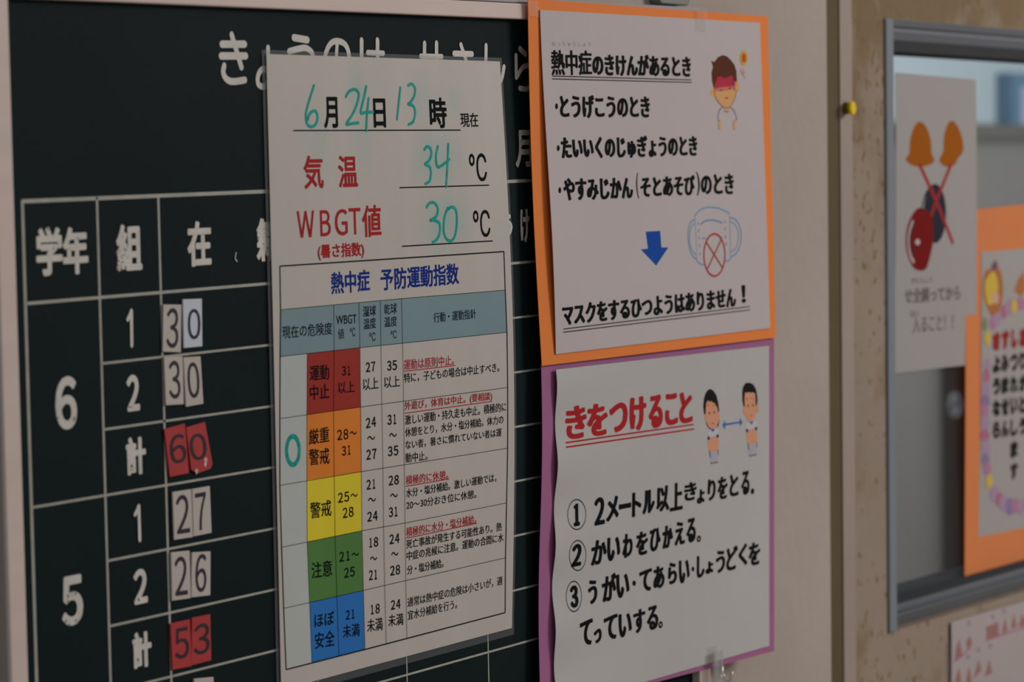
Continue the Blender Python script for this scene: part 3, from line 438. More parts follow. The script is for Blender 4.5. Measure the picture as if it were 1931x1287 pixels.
  ["L","print_mask",0.0011,False,[[1.78833,1.46925],[1.78922,1.46954],[1.79046,1.46998],[1.79193,1.47047],[1.7935,1.47092],[1.79504,1.47124],[1.79658,1.47142],[1.79821,1.47153],[1.79987,1.47156],[1.80152,1.47156],[1.8031,1.47152],[1.8046,1.47146],[1.80606,1.47135],[1.80749,1.4712],[1.8089,1.47103],[1.81029,1.47084],[1.81178,1.4706],[1.81336,1.47031],[1.81487,1.47001],[1.81615,1.46974],[1.81707,1.46956]]],
  ["L","print_mask",0.0011,False,[[1.78,1.47215],[1.77925,1.47198],[1.77816,1.47179],[1.77692,1.47151],[1.77571,1.47112],[1.7747,1.47056],[1.77388,1.46982],[1.77313,1.46893],[1.77247,1.46791],[1.77193,1.46679],[1.77152,1.46557],[1.77124,1.4642],[1.77108,1.46267],[1.77104,1.46107],[1.77113,1.45948],[1.77134,1.458],[1.77171,1.4566],[1.77225,1.4552],[1.77289,1.45387],[1.77358,1.45266],[1.77424,1.45162],[1.77487,1.45077],[1.77551,1.4501],[1.77618,1.44954],[1.7769,1.44905],[1.77768,1.44857],[1.77863,1.4481],[1.77973,1.44767],[1.78084,1.44729],[1.78181,1.44698],[1.78249,1.44675]]],
  ["L","print_mask",0.0008,False,[[1.77995,1.46983],[1.77938,1.46963],[1.77858,1.46938],[1.77765,1.46905],[1.77674,1.4686],[1.77595,1.46801],[1.77528,1.46722],[1.77462,1.46628],[1.77403,1.46522],[1.77354,1.46412],[1.77321,1.46301],[1.77302,1.46188],[1.77296,1.46068],[1.77302,1.45946],[1.7732,1.45825],[1.7735,1.45711],[1.77396,1.45599],[1.77456,1.45486],[1.77528,1.45378],[1.77607,1.4528],[1.77688,1.45197],[1.77783,1.4513],[1.77893,1.45075],[1.78003,1.45032],[1.781,1.44999],[1.78168,1.44973]]],
  ["L","print_mask",0.0011,False,[[1.82811,1.4728],[1.82905,1.47269],[1.83039,1.47256],[1.83194,1.47237],[1.83354,1.47207],[1.835,1.4716],[1.83637,1.47096],[1.83779,1.47016],[1.83916,1.46925],[1.84039,1.46824],[1.8414,1.46716],[1.84217,1.46599],[1.84276,1.46469],[1.84319,1.46333],[1.84347,1.46196],[1.8436,1.46062],[1.8436,1.4593],[1.84346,1.45796],[1.84316,1.45664],[1.84271,1.45536],[1.84208,1.45416],[1.84123,1.453],[1.84019,1.45188],[1.839,1.45084],[1.83772,1.4499],[1.8364,1.44911],[1.83491,1.44849],[1.83319,1.44801],[1.83149,1.44764],[1.83001,1.44737],[1.82897,1.44715]]],
  ["L","print_mask",0.0008,False,[[1.82851,1.46999],[1.82927,1.46985],[1.83034,1.46968],[1.83158,1.46944],[1.83285,1.46909],[1.83401,1.4686],[1.83512,1.46793],[1.83626,1.46711],[1.83736,1.46618],[1.83831,1.46519],[1.83902,1.46418],[1.83947,1.46313],[1.83973,1.46201],[1.83982,1.46085],[1.83975,1.45969],[1.83956,1.45855],[1.83924,1.45739],[1.8388,1.45619],[1.8382,1.45502],[1.83743,1.45393],[1.83648,1.453],[1.83515,1.45221],[1.83345,1.45153],[1.83168,1.45096],[1.83011,1.45051],[1.82903,1.45017]]],
  ["L","print_mask",0.0007,False,[[1.78482,1.47079],[1.78477,1.46868]]],
  ["L","print_mask",0.0007,False,[[1.78533,1.46613],[1.78528,1.46402]]],
  ["L","print_mask",0.0007,False,[[1.78576,1.46147],[1.78571,1.45935]]],
  ["L","print_mask",0.0007,False,[[1.78626,1.45659],[1.78621,1.45447]]],
  ["L","print_mask",0.0007,False,[[1.78658,1.45129],[1.78653,1.44917]]],
  ["L","print_mask",0.0007,False,[[1.82121,1.4712],[1.82117,1.46927]]],
  ["L","print_mask",0.0007,False,[[1.8213,1.46669],[1.82125,1.46455]]],
  ["L","print_mask",0.0007,False,[[1.82174,1.46153],[1.82169,1.45938]]],
  ["L","print_mask",0.0007,False,[[1.82228,1.45679],[1.82224,1.45464]]],
  ["L","print_mask",0.0007,False,[[1.78945,1.46012],[1.79568,1.45997]]],
  ["L","print_mask",0.0007,False,[[1.81552,1.46038],[1.81733,1.46034]]],
  ["L","print_red",0.0012,True,[[1.82056,1.44854],[1.82028,1.44616],[1.81958,1.44387],[1.81845,1.44173],[1.81695,1.43982],[1.81512,1.43818],[1.81301,1.43688],[1.8107,1.43594],[1.80824,1.43541],[1.80573,1.43528],[1.80323,1.43557],[1.80081,1.43626],[1.79857,1.43734],[1.79655,1.43877],[1.79483,1.4405],[1.79344,1.44248],[1.79244,1.44466],[1.79185,1.44697],[1.79169,1.44933],[1.79196,1.45168],[1.79266,1.45395],[1.79376,1.45607],[1.79523,1.45797],[1.79703,1.45961],[1.7991,1.46092],[1.80139,1.46188],[1.80382,1.46244],[1.80633,1.46259],[1.80883,1.46233],[1.81125,1.46166],[1.81352,1.4606],[1.81557,1.45919],[1.81733,1.45745],[1.81874,1.45546],[1.81977,1.45326],[1.82038,1.45094]]],
  ["L","print_red",0.001,False,[[1.79474,1.45787],[1.81691,1.44041]]],
  ["L","print_red",0.001,False,[[1.81547,1.45845],[1.79612,1.44019]]],
  ["P","skin",[[1.80935,1.55404],[1.80926,1.55343],[1.80901,1.55284],[1.80863,1.55231],[1.80812,1.55186],[1.80752,1.55153],[1.80685,1.55131],[1.80615,1.55123],[1.80545,1.55129],[1.80479,1.55148],[1.8042,1.5518],[1.80371,1.55223],[1.80334,1.55275],[1.80312,1.55333],[1.80305,1.55394],[1.80314,1.55456],[1.80339,1.55514],[1.80377,1.55567],[1.80427,1.55612],[1.80488,1.55646],[1.80554,1.55667],[1.80625,1.55675],[1.80694,1.5567],[1.80761,1.5565],[1.8082,1.55619],[1.80869,1.55576],[1.80906,1.55524],[1.80928,1.55466]]],
  ["P","skin",[[1.84305,1.55837],[1.84296,1.55763],[1.84274,1.55692],[1.8424,1.55628],[1.84195,1.55574],[1.84141,1.55534],[1.84082,1.55508],[1.8402,1.55498],[1.83958,1.55506],[1.839,1.55529],[1.83848,1.55568],[1.83805,1.5562],[1.83773,1.55683],[1.83754,1.55753],[1.83749,1.55827],[1.83757,1.55902],[1.83779,1.55973],[1.83813,1.56036],[1.83858,1.5609],[1.83911,1.56131],[1.8397,1.56157],[1.84032,1.56166],[1.84094,1.56159],[1.84152,1.56135],[1.84205,1.56097],[1.84248,1.56045],[1.8428,1.55982],[1.84299,1.55912]]],
  ["P","skin",[[1.80797,1.55907],[1.80796,1.55736],[1.80805,1.55537],[1.80835,1.55337],[1.80897,1.55165],[1.81006,1.55027],[1.81153,1.54909],[1.81311,1.54808],[1.81453,1.5472],[1.81576,1.54649],[1.81691,1.54595],[1.81801,1.54552],[1.81903,1.54513],[1.8199,1.54476],[1.82065,1.54445],[1.82144,1.54422],[1.82242,1.5441],[1.8237,1.54408],[1.82517,1.54415],[1.82669,1.54435],[1.82815,1.54471],[1.82953,1.54528],[1.83089,1.54602],[1.83219,1.54686],[1.83337,1.54773],[1.83441,1.54859],[1.83533,1.54949],[1.83616,1.55046],[1.8369,1.55154],[1.83757,1.55272],[1.83816,1.55398],[1.83863,1.55538],[1.83896,1.55695],[1.83947,1.55893],[1.84006,1.56121],[1.84008,1.56338],[1.83888,1.56502],[1.83593,1.56604],[1.83169,1.56665],[1.82705,1.5669],[1.82284,1.56682],[1.81896,1.56634],[1.81507,1.56546],[1.81165,1.56439],[1.80917,1.56334],[1.80795,1.5624],[1.80766,1.56145],[1.80783,1.56038]]],
  ["P","print_flush",[[1.80862,1.56413],[1.83543,1.56549],[1.83763,1.55962],[1.83299,1.55819],[1.82153,1.55782],[1.80905,1.55643]]],
  ["P","print_flush_soft",[[1.80905,1.55643],[1.82153,1.55782],[1.83299,1.55819],[1.83763,1.55962],[1.837,1.55692],[1.82377,1.55535],[1.80969,1.55458]]],
  ["P","hair_brown",[[1.80769,1.55588],[1.8052,1.56114],[1.80451,1.56643],[1.80648,1.57018],[1.80507,1.57307],[1.80397,1.57436],[1.80823,1.57352],[1.81336,1.57673],[1.81963,1.57833],[1.82532,1.57784],[1.83101,1.57558],[1.83613,1.57248],[1.83894,1.56825],[1.83939,1.56127],[1.83593,1.56174],[1.83312,1.56544],[1.82794,1.56453],[1.82277,1.56335],[1.81824,1.56417],[1.81314,1.56422],[1.80968,1.56016]]],
  ["L","hair_brown",0.0008,False,[[1.81581,1.55538],[1.81682,1.55546],[1.81821,1.55557],[1.81922,1.55565]]],
  ["L","hair_brown",0.0008,False,[[1.8278,1.55676],[1.82871,1.55682],[1.82998,1.55691],[1.8309,1.55697]]],
  ["L","print_red",0.0009,False,[[1.82254,1.55052],[1.82389,1.55062],[1.82576,1.55076],[1.82712,1.55086]]],
  ["L","print_navy",0.0012,False,[[1.83366,1.5633],[1.83381,1.56219],[1.83401,1.56067],[1.83416,1.55956]]],
  ["L","print_teal",0.0012,False,[[1.83529,1.55823],[1.83538,1.55752],[1.8355,1.55654],[1.83559,1.55582]]],
  ["L","ink_soft",0.0006,False,[[1.81902,1.5446],[1.81772,1.54407],[1.81593,1.54326],[1.81444,1.54214],[1.81344,1.54042],[1.81276,1.53838],[1.81264,1.53679],[1.81351,1.53601],[1.81495,1.53568],[1.81601,1.53549]]],
  ["L","ink_soft",0.0006,False,[[1.82929,1.54472],[1.83085,1.54423],[1.83304,1.54347],[1.835,1.54238],[1.83662,1.54066],[1.83801,1.53861],[1.83859,1.53703],[1.83776,1.53631],[1.83611,1.53605],[1.83488,1.53592]]],
  ["L","ink_soft",0.0006,False,[[1.82182,1.54249],[1.82254,1.54216],[1.82358,1.54171],[1.82465,1.54145],[1.82582,1.54159],[1.82702,1.54193],[1.82787,1.54219]]],
  ["P","skin",[[1.82242,1.5441],[1.82871,1.54445],[1.82753,1.54229],[1.82466,1.54162],[1.82216,1.5425]]],
  ["P","skin",[[1.81318,1.53547],[1.81715,1.53577],[1.8167,1.52989],[1.8133,1.52987]]],
  ["P","skin",[[1.83372,1.53591],[1.83777,1.53622],[1.83707,1.53002],[1.83384,1.53]]],
  ["P","print_yellow",[[1.85495,1.57737],[1.85479,1.57626],[1.85438,1.5752],[1.85372,1.57424],[1.85285,1.57343],[1.85182,1.57281],[1.85067,1.57242],[1.84947,1.57226],[1.84828,1.57236],[1.84715,1.5727],[1.84615,1.57327],[1.84532,1.57403],[1.8447,1.57496],[1.84432,1.57599],[1.84421,1.57709],[1.84436,1.5782],[1.84478,1.57926],[1.84543,1.58022],[1.84629,1.58103],[1.84732,1.58164],[1.84846,1.58204],[1.84966,1.5822],[1.85085,1.58211],[1.85198,1.58177],[1.85299,1.58121],[1.85383,1.58044],[1.85446,1.57952],[1.85484,1.57848]]],
  ["P","print_sun",[[1.85261,1.57731],[1.85251,1.57656],[1.85225,1.57585],[1.85185,1.5752],[1.85132,1.57466],[1.8507,1.57424],[1.85,1.57398],[1.84927,1.57388],[1.84854,1.57394],[1.84786,1.57418],[1.84725,1.57456],[1.84674,1.57508],[1.84636,1.5757],[1.84614,1.5764],[1.84607,1.57714],[1.84616,1.57789],[1.84642,1.5786],[1.84682,1.57925],[1.84734,1.57979],[1.84797,1.5802],[1.84867,1.58047],[1.8494,1.58057],[1.85012,1.58051],[1.85081,1.58028],[1.85142,1.5799],[1.85193,1.57938],[1.85231,1.57876],[1.85254,1.57805]]],
  ["L","print_flush_soft",0.0004,False,[[1.84827,1.57008],[1.84714,1.56983],[1.84562,1.56946],[1.84475,1.56892],[1.84504,1.56799],[1.84596,1.56689],[1.84703,1.56627],[1.84837,1.56656],[1.84986,1.56733],[1.85056,1.56797],[1.8497,1.56835],[1.84807,1.56859],[1.84707,1.56843],[1.8474,1.56756],[1.84837,1.56628],[1.84934,1.56524],[1.8502,1.5647],[1.85106,1.56439],[1.85166,1.56421]]],
  ["L","ink_soft",0.0004,False,[[1.80831,1.55907],[1.8083,1.55704],[1.80836,1.55418],[1.80897,1.55165],[1.81049,1.54986],[1.81257,1.5484],[1.81453,1.5472],[1.81615,1.5463],[1.81765,1.54566],[1.81903,1.54513],[1.82016,1.54465],[1.82116,1.54429],[1.82242,1.5441],[1.82417,1.5441],[1.82619,1.54427],[1.82815,1.54471],[1.82999,1.54551],[1.83177,1.54657],[1.83337,1.54773],[1.83473,1.5489],[1.83589,1.55016],[1.8369,1.55154],[1.83777,1.55327],[1.83848,1.55511],[1.83895,1.55642]]],
 ],
 'purple': {"kind":"purple","base":0.0205,"c":[[1.59284,1.39109],[1.89529,1.39195],[1.89171,1.17895],[1.58647,1.18319]]},
 'purple_page': {"kind":"purple_page","base":0.021,"c":[[1.60591,1.3861],[1.88592,1.38583],[1.88259,1.18373],[1.60031,1.184]]},
 'purple_text': [
  ["T","ink_red",[0.0019,0.0007],"き",1.616486,1.343059,0.025246,-2.4e-05,0.000443,0.020053],
  ["T","ink_red",[0.0019,0.0007],"を",1.642119,1.342739,0.025502,-2.5e-05,0.000439,0.019888],
  ["T","ink_red",[0.0019,0.0007],"つ",1.669396,1.343208,0.023025,-2.2e-05,0.000401,0.018173],
  ["T","ink_red",[0.0019,0.0007],"け",1.694555,1.34243,0.021431,-2.1e-05,0.000465,0.02105],
  ["T","ink_red",[0.0019,0.0007],"る",1.718684,1.342114,0.018657,-1.8e-05,0.000464,0.020996],
  ["T","ink_red",[0.0019,0.0007],"こ",1.740095,1.342538,0.017181,-1.7e-05,0.000445,0.020148],
  ["T","ink_red",[0.0019,0.0007],"と",1.758769,1.342382,0.018198,-1.8e-05,0.000444,0.020099],
  ["T","ink",[0.0011,0.00045],"き",1.765028,1.292155,0.01698,-1.6e-05,0.000262,0.011884],
  ["T","ink",[0.0011,0.00045],"ょ",1.782065,1.28894,0.010821,-1e-05,0.000203,0.009182],
  ["T","ink",[0.0011,0.00045],"り",1.796582,1.28952,0.011337,-1.1e-05,0.000308,0.013959],
  ["T","ink",[0.0011,0.00045],"を",1.810373,1.288913,0.014157,-1.4e-05,0.00033,0.014935],
  ["T","ink",[0.0011,0.00045],"と",1.827048,1.289359,0.012988,-1.3e-05,0.000324,0.014672],
  ["T","ink",[0.0011,0.00045],"る",1.843548,1.288749,0.012176,-1.2e-05,0.000354,0.016017],
  ["T","ink",[0.0011,0.00045],"。",1.857381,1.288293,0.004943,-5e-06,8.7e-05,0.003949],
  ["T","ink",[0.0013,0.0006],"２",1.650613,1.288147,0.013013,-1.3e-05,0.000375,0.016972],
  ["T","ink",[0.0012,0.0005],"メ",1.665219,1.288992,0.015751,-1.5e-05,0.000337,0.015249],
  ["T","ink",[0.0012,0.0005],"ー",1.681104,1.295048,0.015362,-1.5e-05,7.3e-05,0.003319],
  ["T","ink",[0.0012,0.0005],"ト",1.697341,1.288816,0.012121,-1.2e-05,0.000337,0.015263],
  ["T","ink",[0.0012,0.0005],"ル",1.71066,1.289166,0.015756,-1.5e-05,0.000329,0.014911],
  ["T","ink",[0.0012,0.0005],"以",1.72844,1.288726,0.017042,-1.6e-05,0.000357,0.016168],
  ["T","ink",[0.0012,0.0005],"上",1.74608,1.287518,0.017297,-1.7e-05,0.000393,0.017814],
  ["T","ink",[0.0012,0.0005],"か",1.646893,1.263911,0.019401,-1.9e-05,0.000338,0.015295],
  ["T","ink",[0.0012,0.0005],"い",1.666186,1.264266,0.016951,-1.6e-05,0.000327,0.01482],
  ["T","ink",[0.0012,0.0005],"わ",1.685678,1.26416,0.01288,-1.2e-05,0.000333,0.015067],
  ["T","ink",[0.0012,0.0005],"を",1.702765,1.263762,0.015264,-1.5e-05,0.000331,0.01499],
  ["T","ink",[0.0012,0.0005],"ひ",1.720049,1.264415,0.014416,-1.4e-05,0.000324,0.014673],
  ["T","ink",[0.0012,0.0005],"か",1.736523,1.264677,0.013966,-1.3e-05,0.00032,0.014516],
  ["T","ink",[0.0012,0.0005],"え",1.75257,1.265009,0.013718,-1.3e-05,0.00033,0.014952],
  ["T","ink",[0.0012,0.0005],"る",1.767972,1.264929,0.012814,-1.2e-05,0.000352,0.015951],
  ["T","ink",0.0004,"。",1.781986,1.264074,0.005807,-6e-06,9.7e-05,0.004381],
  ["T","ink",[0.0012,0.0005],"う",1.643663,1.240624,0.01108,-1.1e-05,0.000323,0.014626],
  ["T","ink",[0.0012,0.0005],"が",1.660292,1.23994,0.017888,-1.7e-05,0.000368,0.01666],
  ["T","ink",[0.0012,0.0005],"い",1.677877,1.239992,0.016581,-1.6e-05,0.00033,0.014969],
  ["T","ink",[0.0012,0.0005],"て",1.70679,1.240312,0.016186,-1.6e-05,0.00031,0.014054],
  ["T","ink",[0.0012,0.0005],"あ",1.724464,1.240248,0.014779,-1.4e-05,0.000316,0.014311],
  ["T","ink",[0.0012,0.0005],"ら",1.743459,1.241098,0.012084,-1.2e-05,0.000306,0.013872],
  ["T","ink",[0.0012,0.0005],"い",1.757642,1.239918,0.014775,-1.4e-05,0.000333,0.015071],
  ["T","ink",[0.0012,0.0005],"し",1.781663,1.240798,0.010749,-1e-05,0.000319,0.014453],
  ["T","ink",[0.0012,0.0005],"ょ",1.793548,1.242036,0.010855,-1e-05,0.000178,0.008082],
  ["T","ink",[0.0012,0.0005],"う",1.807673,1.240918,0.012971,-1.3e-05,0.000326,0.014762],
  ["T","ink",[0.0012,0.0005],"ど",1.821986,1.240822,0.016485,-1.6e-05,0.00035,0.01584],
  ["T","ink",[0.0012,0.0005],"く",1.839208,1.242106,0.012858,-1.2e-05,0.000319,0.014466],
  ["T","ink",[0.0012,0.0005],"を",1.853412,1.240468,0.016913,-1.6e-05,0.000342,0.015508],
  ["T","ink",[0.0012,0.0005],"て",1.630996,1.216298,0.016205,-1.6e-05,0.00035,0.015838],
  ["T","ink",[0.0012,0.0005],"っ",1.648448,1.216013,0.009673,-9e-06,0.000194,0.00879],
  ["T","ink",[0.0012,0.0005],"て",1.660721,1.215844,0.01731,-1.7e-05,0.000339,0.015342],
  ["T","ink",[0.0012,0.0005],"い",1.67909,1.215401,0.017053,-1.6e-05,0.000327,0.01481],
  ["T","ink",[0.0012,0.0005],"す",1.697864,1.215655,0.015611,-1.5e-05,0.000324,0.014691],
  ["T","ink",[0.0012,0.0005],"る",1.715186,1.215121,0.014968,-1.4e-05,0.00034,0.015384],
  ["T","ink",0.0004,"。",1.730086,1.214947,0.005577,-5e-06,9.7e-05,0.00438],
  ["T","ink",[0.0013,0.0006],"１",1.625733,1.290173,0.007584,-7e-06,0.000303,0.013724],
  ["T","ink",[0.0013,0.0006],"２",1.623026,1.265695,0.012235,-1.2e-05,0.000305,0.013815],
  ["T","ink",[0.0013,0.0006],"３",1.621877,1.240938,0.009737,-9e-06,0.000299,0.013538],
 ],
 'purple_rules': [
  ["L","ink",0.0007,True,[[1.64074,1.2961],[1.64049,1.29454],[1.6399,1.29306],[1.63899,1.29172],[1.6378,1.29054],[1.63635,1.28956],[1.63471,1.28882],[1.63292,1.28834],[1.63102,1.28812],[1.6291,1.28818],[1.62719,1.28851],[1.62538,1.2891],[1.62371,1.28994],[1.62225,1.29099],[1.62104,1.29222],[1.62011,1.2936],[1.61948,1.29509],[1.61915,1.29664],[1.61913,1.29821],[1.61939,1.29975],[1.61993,1.30121],[1.62074,1.30256],[1.62179,1.30375],[1.62308,1.30475],[1.62457,1.30551],[1.62624,1.30602],[1.62804,1.30626],[1.62991,1.30623],[1.6318,1.30591],[1.63365,1.30533],[1.6354,1.30449],[1.63698,1.30343],[1.63833,1.30218],[1.63942,1.30078],[1.6402,1.29926],[1.64064,1.29769]]],
  ["L","ink",0.0007,True,[[1.64075,1.27114],[1.64075,1.26955],[1.64046,1.26804],[1.63986,1.26666],[1.63899,1.26545],[1.63786,1.26445],[1.63651,1.26368],[1.63499,1.26318],[1.63334,1.26296],[1.63162,1.26301],[1.62987,1.26335],[1.62815,1.26396],[1.62649,1.26482],[1.62493,1.2659],[1.62352,1.26719],[1.6223,1.26862],[1.62132,1.27017],[1.62062,1.27178],[1.62024,1.2734],[1.6202,1.27498],[1.62051,1.27648],[1.62116,1.27784],[1.62213,1.27903],[1.62336,1.28001],[1.62482,1.28076],[1.62643,1.28126],[1.62816,1.28149],[1.62994,1.28143],[1.63172,1.28111],[1.63345,1.28051],[1.63508,1.27967],[1.63657,1.2786],[1.63789,1.27733],[1.63899,1.27591],[1.63985,1.27437],[1.64044,1.27277]]],
  ["L","ink",0.0007,True,[[1.63575,1.24674],[1.63539,1.24519],[1.63475,1.24372],[1.63385,1.24238],[1.63272,1.24121],[1.6314,1.24024],[1.62993,1.23951],[1.62837,1.23903],[1.62674,1.23882],[1.62512,1.23889],[1.62355,1.23922],[1.62208,1.23981],[1.62077,1.24065],[1.61965,1.24169],[1.61877,1.24292],[1.61814,1.2443],[1.61776,1.24578],[1.61765,1.24732],[1.61778,1.24889],[1.61814,1.25043],[1.61872,1.25189],[1.6195,1.25324],[1.62047,1.25443],[1.62161,1.25543],[1.6229,1.25619],[1.62433,1.25671],[1.62584,1.25694],[1.6274,1.2569],[1.62897,1.25658],[1.63049,1.25599],[1.63191,1.25515],[1.63317,1.25408],[1.63422,1.25283],[1.63503,1.25142],[1.63557,1.2499],[1.63581,1.24833]]],
  ["P","ink",[[1.7027,1.24701],[1.70263,1.24664],[1.70245,1.2463],[1.70217,1.24601],[1.70181,1.24578],[1.70139,1.24563],[1.70091,1.24556],[1.70042,1.24557],[1.69994,1.24567],[1.69948,1.24585],[1.69907,1.2461],[1.69873,1.24641],[1.69849,1.24676],[1.69834,1.24713],[1.6983,1.24752],[1.69837,1.24789],[1.69855,1.24822],[1.69882,1.24851],[1.69918,1.24874],[1.6996,1.24889],[1.70007,1.24896],[1.70056,1.24895],[1.70105,1.24885],[1.70151,1.24867],[1.70192,1.24842],[1.70226,1.24812],[1.70251,1.24776],[1.70266,1.24739]]],
  ["P","ink",[[1.77881,1.24736],[1.77876,1.24699],[1.77861,1.24666],[1.77837,1.24638],[1.77806,1.24615],[1.77769,1.24599],[1.77728,1.24592],[1.77686,1.24593],[1.77643,1.24601],[1.77603,1.24618],[1.77567,1.24642],[1.77537,1.24671],[1.77515,1.24705],[1.77502,1.24741],[1.77497,1.24779],[1.77503,1.24815],[1.77518,1.24848],[1.77541,1.24876],[1.77572,1.24899],[1.77609,1.24915],[1.7765,1.24922],[1.77692,1.24922],[1.77735,1.24913],[1.77775,1.24896],[1.77811,1.24872],[1.77841,1.24843],[1.77864,1.24809],[1.77877,1.24773]]],
  ["L","ink_red",0.001,False,[[1.61596,1.34171],[1.77802,1.34081]]],
  ["L","ink_red",0.001,False,[[1.61575,1.33904],[1.77867,1.33782]]],
 ],
 'girl_items': 17,
 'purple_art': [
  ["P","hair_black",[[1.79453,1.34234],[1.79574,1.33921],[1.79999,1.33585],[1.80432,1.33603],[1.80976,1.33655],[1.81251,1.33747],[1.81401,1.34145],[1.80664,1.343]]],
  ["P","print_white",[[1.79782,1.33525],[1.80107,1.33602],[1.80812,1.33601],[1.81192,1.33521],[1.81249,1.33057],[1.81019,1.32998],[1.80043,1.33012],[1.79718,1.32996]]],
  ["P","skin_tan",[[1.80043,1.33047],[1.8018,1.33078],[1.80329,1.33103],[1.80477,1.33116],[1.80626,1.33117],[1.80775,1.33106],[1.80911,1.33083],[1.81039,1.33048],[1.81154,1.33001],[1.81236,1.3293],[1.81272,1.32825],[1.81276,1.32697],[1.81263,1.3257],[1.81243,1.32445],[1.81207,1.32321],[1.8115,1.32221],[1.81081,1.32151],[1.8099,1.32104],[1.80844,1.32082],[1.80591,1.3208],[1.80282,1.32102],[1.80032,1.32157],[1.79888,1.32261],[1.79802,1.32398],[1.79744,1.32536],[1.79703,1.32673],[1.79691,1.32811],[1.79717,1.3292],[1.79796,1.32983],[1.79913,1.33018]]],
  ["L","print_navy",0.0009,False,[[1.79924,1.32217],[1.80061,1.31773]]],
  ["L","print_navy",0.0007,False,[[1.81139,1.32221],[1.81168,1.31835]]],
  ["P","print_sock",[[1.80118,1.32125],[1.81039,1.32086],[1.81121,1.31456],[1.80134,1.31436]]],
  ["L","hair_brown",0.0006,False,[[1.80102,1.31448],[1.80295,1.3133],[1.80512,1.31414],[1.80751,1.31374],[1.81,1.31353],[1.81121,1.31456]]],
  ["P","print_blue",[[1.80161,1.33598],[1.80428,1.3339],[1.80735,1.33581]]],
  ["P","print_navy",[[1.80021,1.33034],[1.80007,1.32988],[1.79969,1.32951],[1.79913,1.32929],[1.79847,1.32925],[1.79781,1.32939],[1.79725,1.3297],[1.79689,1.33012],[1.79676,1.3306],[1.7969,1.33106],[1.79728,1.33142],[1.79785,1.33164],[1.79851,1.33169],[1.79917,1.33154],[1.79972,1.33124],[1.80009,1.33081]]],
  ["P","print_navy",[[1.81249,1.33072],[1.81235,1.33026],[1.81197,1.32989],[1.8114,1.32967],[1.81073,1.32963],[1.81006,1.32977],[1.8095,1.33008],[1.80913,1.33051],[1.80901,1.33099],[1.80915,1.33145],[1.80953,1.33181],[1.8101,1.33204],[1.81077,1.33208],[1.81143,1.33194],[1.812,1.33163],[1.81237,1.3312]]],
  ["P","skin_tan",[[1.79387,1.35],[1.79459,1.35226],[1.79614,1.3539],[1.79936,1.3546],[1.80317,1.35445],[1.80689,1.35327],[1.81013,1.35143],[1.8121,1.34909],[1.81327,1.34662],[1.81386,1.34453],[1.81371,1.3425],[1.81256,1.34017],[1.81088,1.3381],[1.80899,1.33683],[1.80703,1.33609],[1.80543,1.33583],[1.80378,1.33597],[1.80165,1.33633],[1.79947,1.33716],[1.7975,1.33879],[1.79578,1.34073],[1.79439,1.34246],[1.7935,1.34445],[1.7934,1.34721]]],
  ["P","hair_black",[[1.79269,1.34628],[1.79156,1.35167],[1.7928,1.35666],[1.79527,1.36004],[1.79856,1.36186],[1.8018,1.36216],[1.80607,1.36062],[1.80977,1.35758],[1.81233,1.3523],[1.81348,1.3466],[1.81195,1.34645],[1.81061,1.34936],[1.80817,1.35156],[1.80638,1.35321],[1.80431,1.35274],[1.80284,1.35447],[1.80044,1.35371],[1.79812,1.35519],[1.79592,1.35366],[1.79473,1.34994],[1.79463,1.34639]]],
  ["L","print_red",0.0006,False,[[1.79693,1.35156],[1.79931,1.35176]]],
  ["L","print_red",0.0006,False,[[1.80469,1.35103],[1.80708,1.35123]]],
  ["P","hair_brown",[[1.80067,1.34648],[1.80056,1.34611],[1.80028,1.34583],[1.79989,1.34569],[1.79946,1.34572],[1.79907,1.34591],[1.79881,1.34623],[1.79873,1.34661],[1.79883,1.34698],[1.79911,1.34726],[1.7995,1.3474],[1.79994,1.34737],[1.80032,1.34718],[1.80058,1.34686]]],
  ["P","hair_brown",[[1.80738,1.34652],[1.80728,1.34615],[1.807,1.34587],[1.8066,1.34573],[1.80617,1.34576],[1.80578,1.34595],[1.80552,1.34627],[1.80543,1.34665],[1.80554,1.34702],[1.80582,1.3473],[1.80621,1.34744],[1.80665,1.34741],[1.80703,1.34722],[1.8073,1.3469]]],
  ["L","print_red",0.0007,False,[[1.80277,1.33981],[1.80418,1.33951],[1.80548,1.33982]]],
  ["P","print_white",[[1.85209,1.33612],[1.85549,1.33691],[1.86286,1.3369],[1.86683,1.33609],[1.86743,1.33134],[1.86502,1.33074],[1.85481,1.33087],[1.85142,1.33071]]],
  ["P","skin_tan",[[1.85482,1.33124],[1.85625,1.33156],[1.8578,1.33181],[1.85936,1.33194],[1.86091,1.33195],[1.86247,1.33185],[1.8639,1.3316],[1.86523,1.33125],[1.86643,1.33077],[1.86729,1.33004],[1.86767,1.32897],[1.8677,1.32766],[1.86757,1.32636],[1.86735,1.32508],[1.86697,1.32382],[1.86637,1.32279],[1.86564,1.32208],[1.86469,1.3216],[1.86315,1.32137],[1.86051,1.32135],[1.85728,1.32157],[1.85466,1.32214],[1.85316,1.3232],[1.85227,1.32461],[1.85168,1.32602],[1.85125,1.32742],[1.85113,1.32882],[1.85141,1.32993],[1.85223,1.33059],[1.85346,1.33095]]],
  ["L","print_navy",0.0009,False,[[1.85355,1.32275],[1.85494,1.31821]]],
  ["L","print_navy",0.0007,False,[[1.86625,1.3228],[1.86653,1.31886]]],
  ["P","print_sock",[[1.85556,1.32181],[1.8652,1.32142],[1.86601,1.31497],[1.85569,1.31477]]],
  ["L","hair_brown",0.0006,False,[[1.85535,1.3149],[1.85737,1.31369],[1.85964,1.31455],[1.86213,1.31414],[1.86474,1.31393],[1.86601,1.31497]]],
  ["P","print_blue",[[1.85605,1.33687],[1.85884,1.33474],[1.86206,1.3367]]],
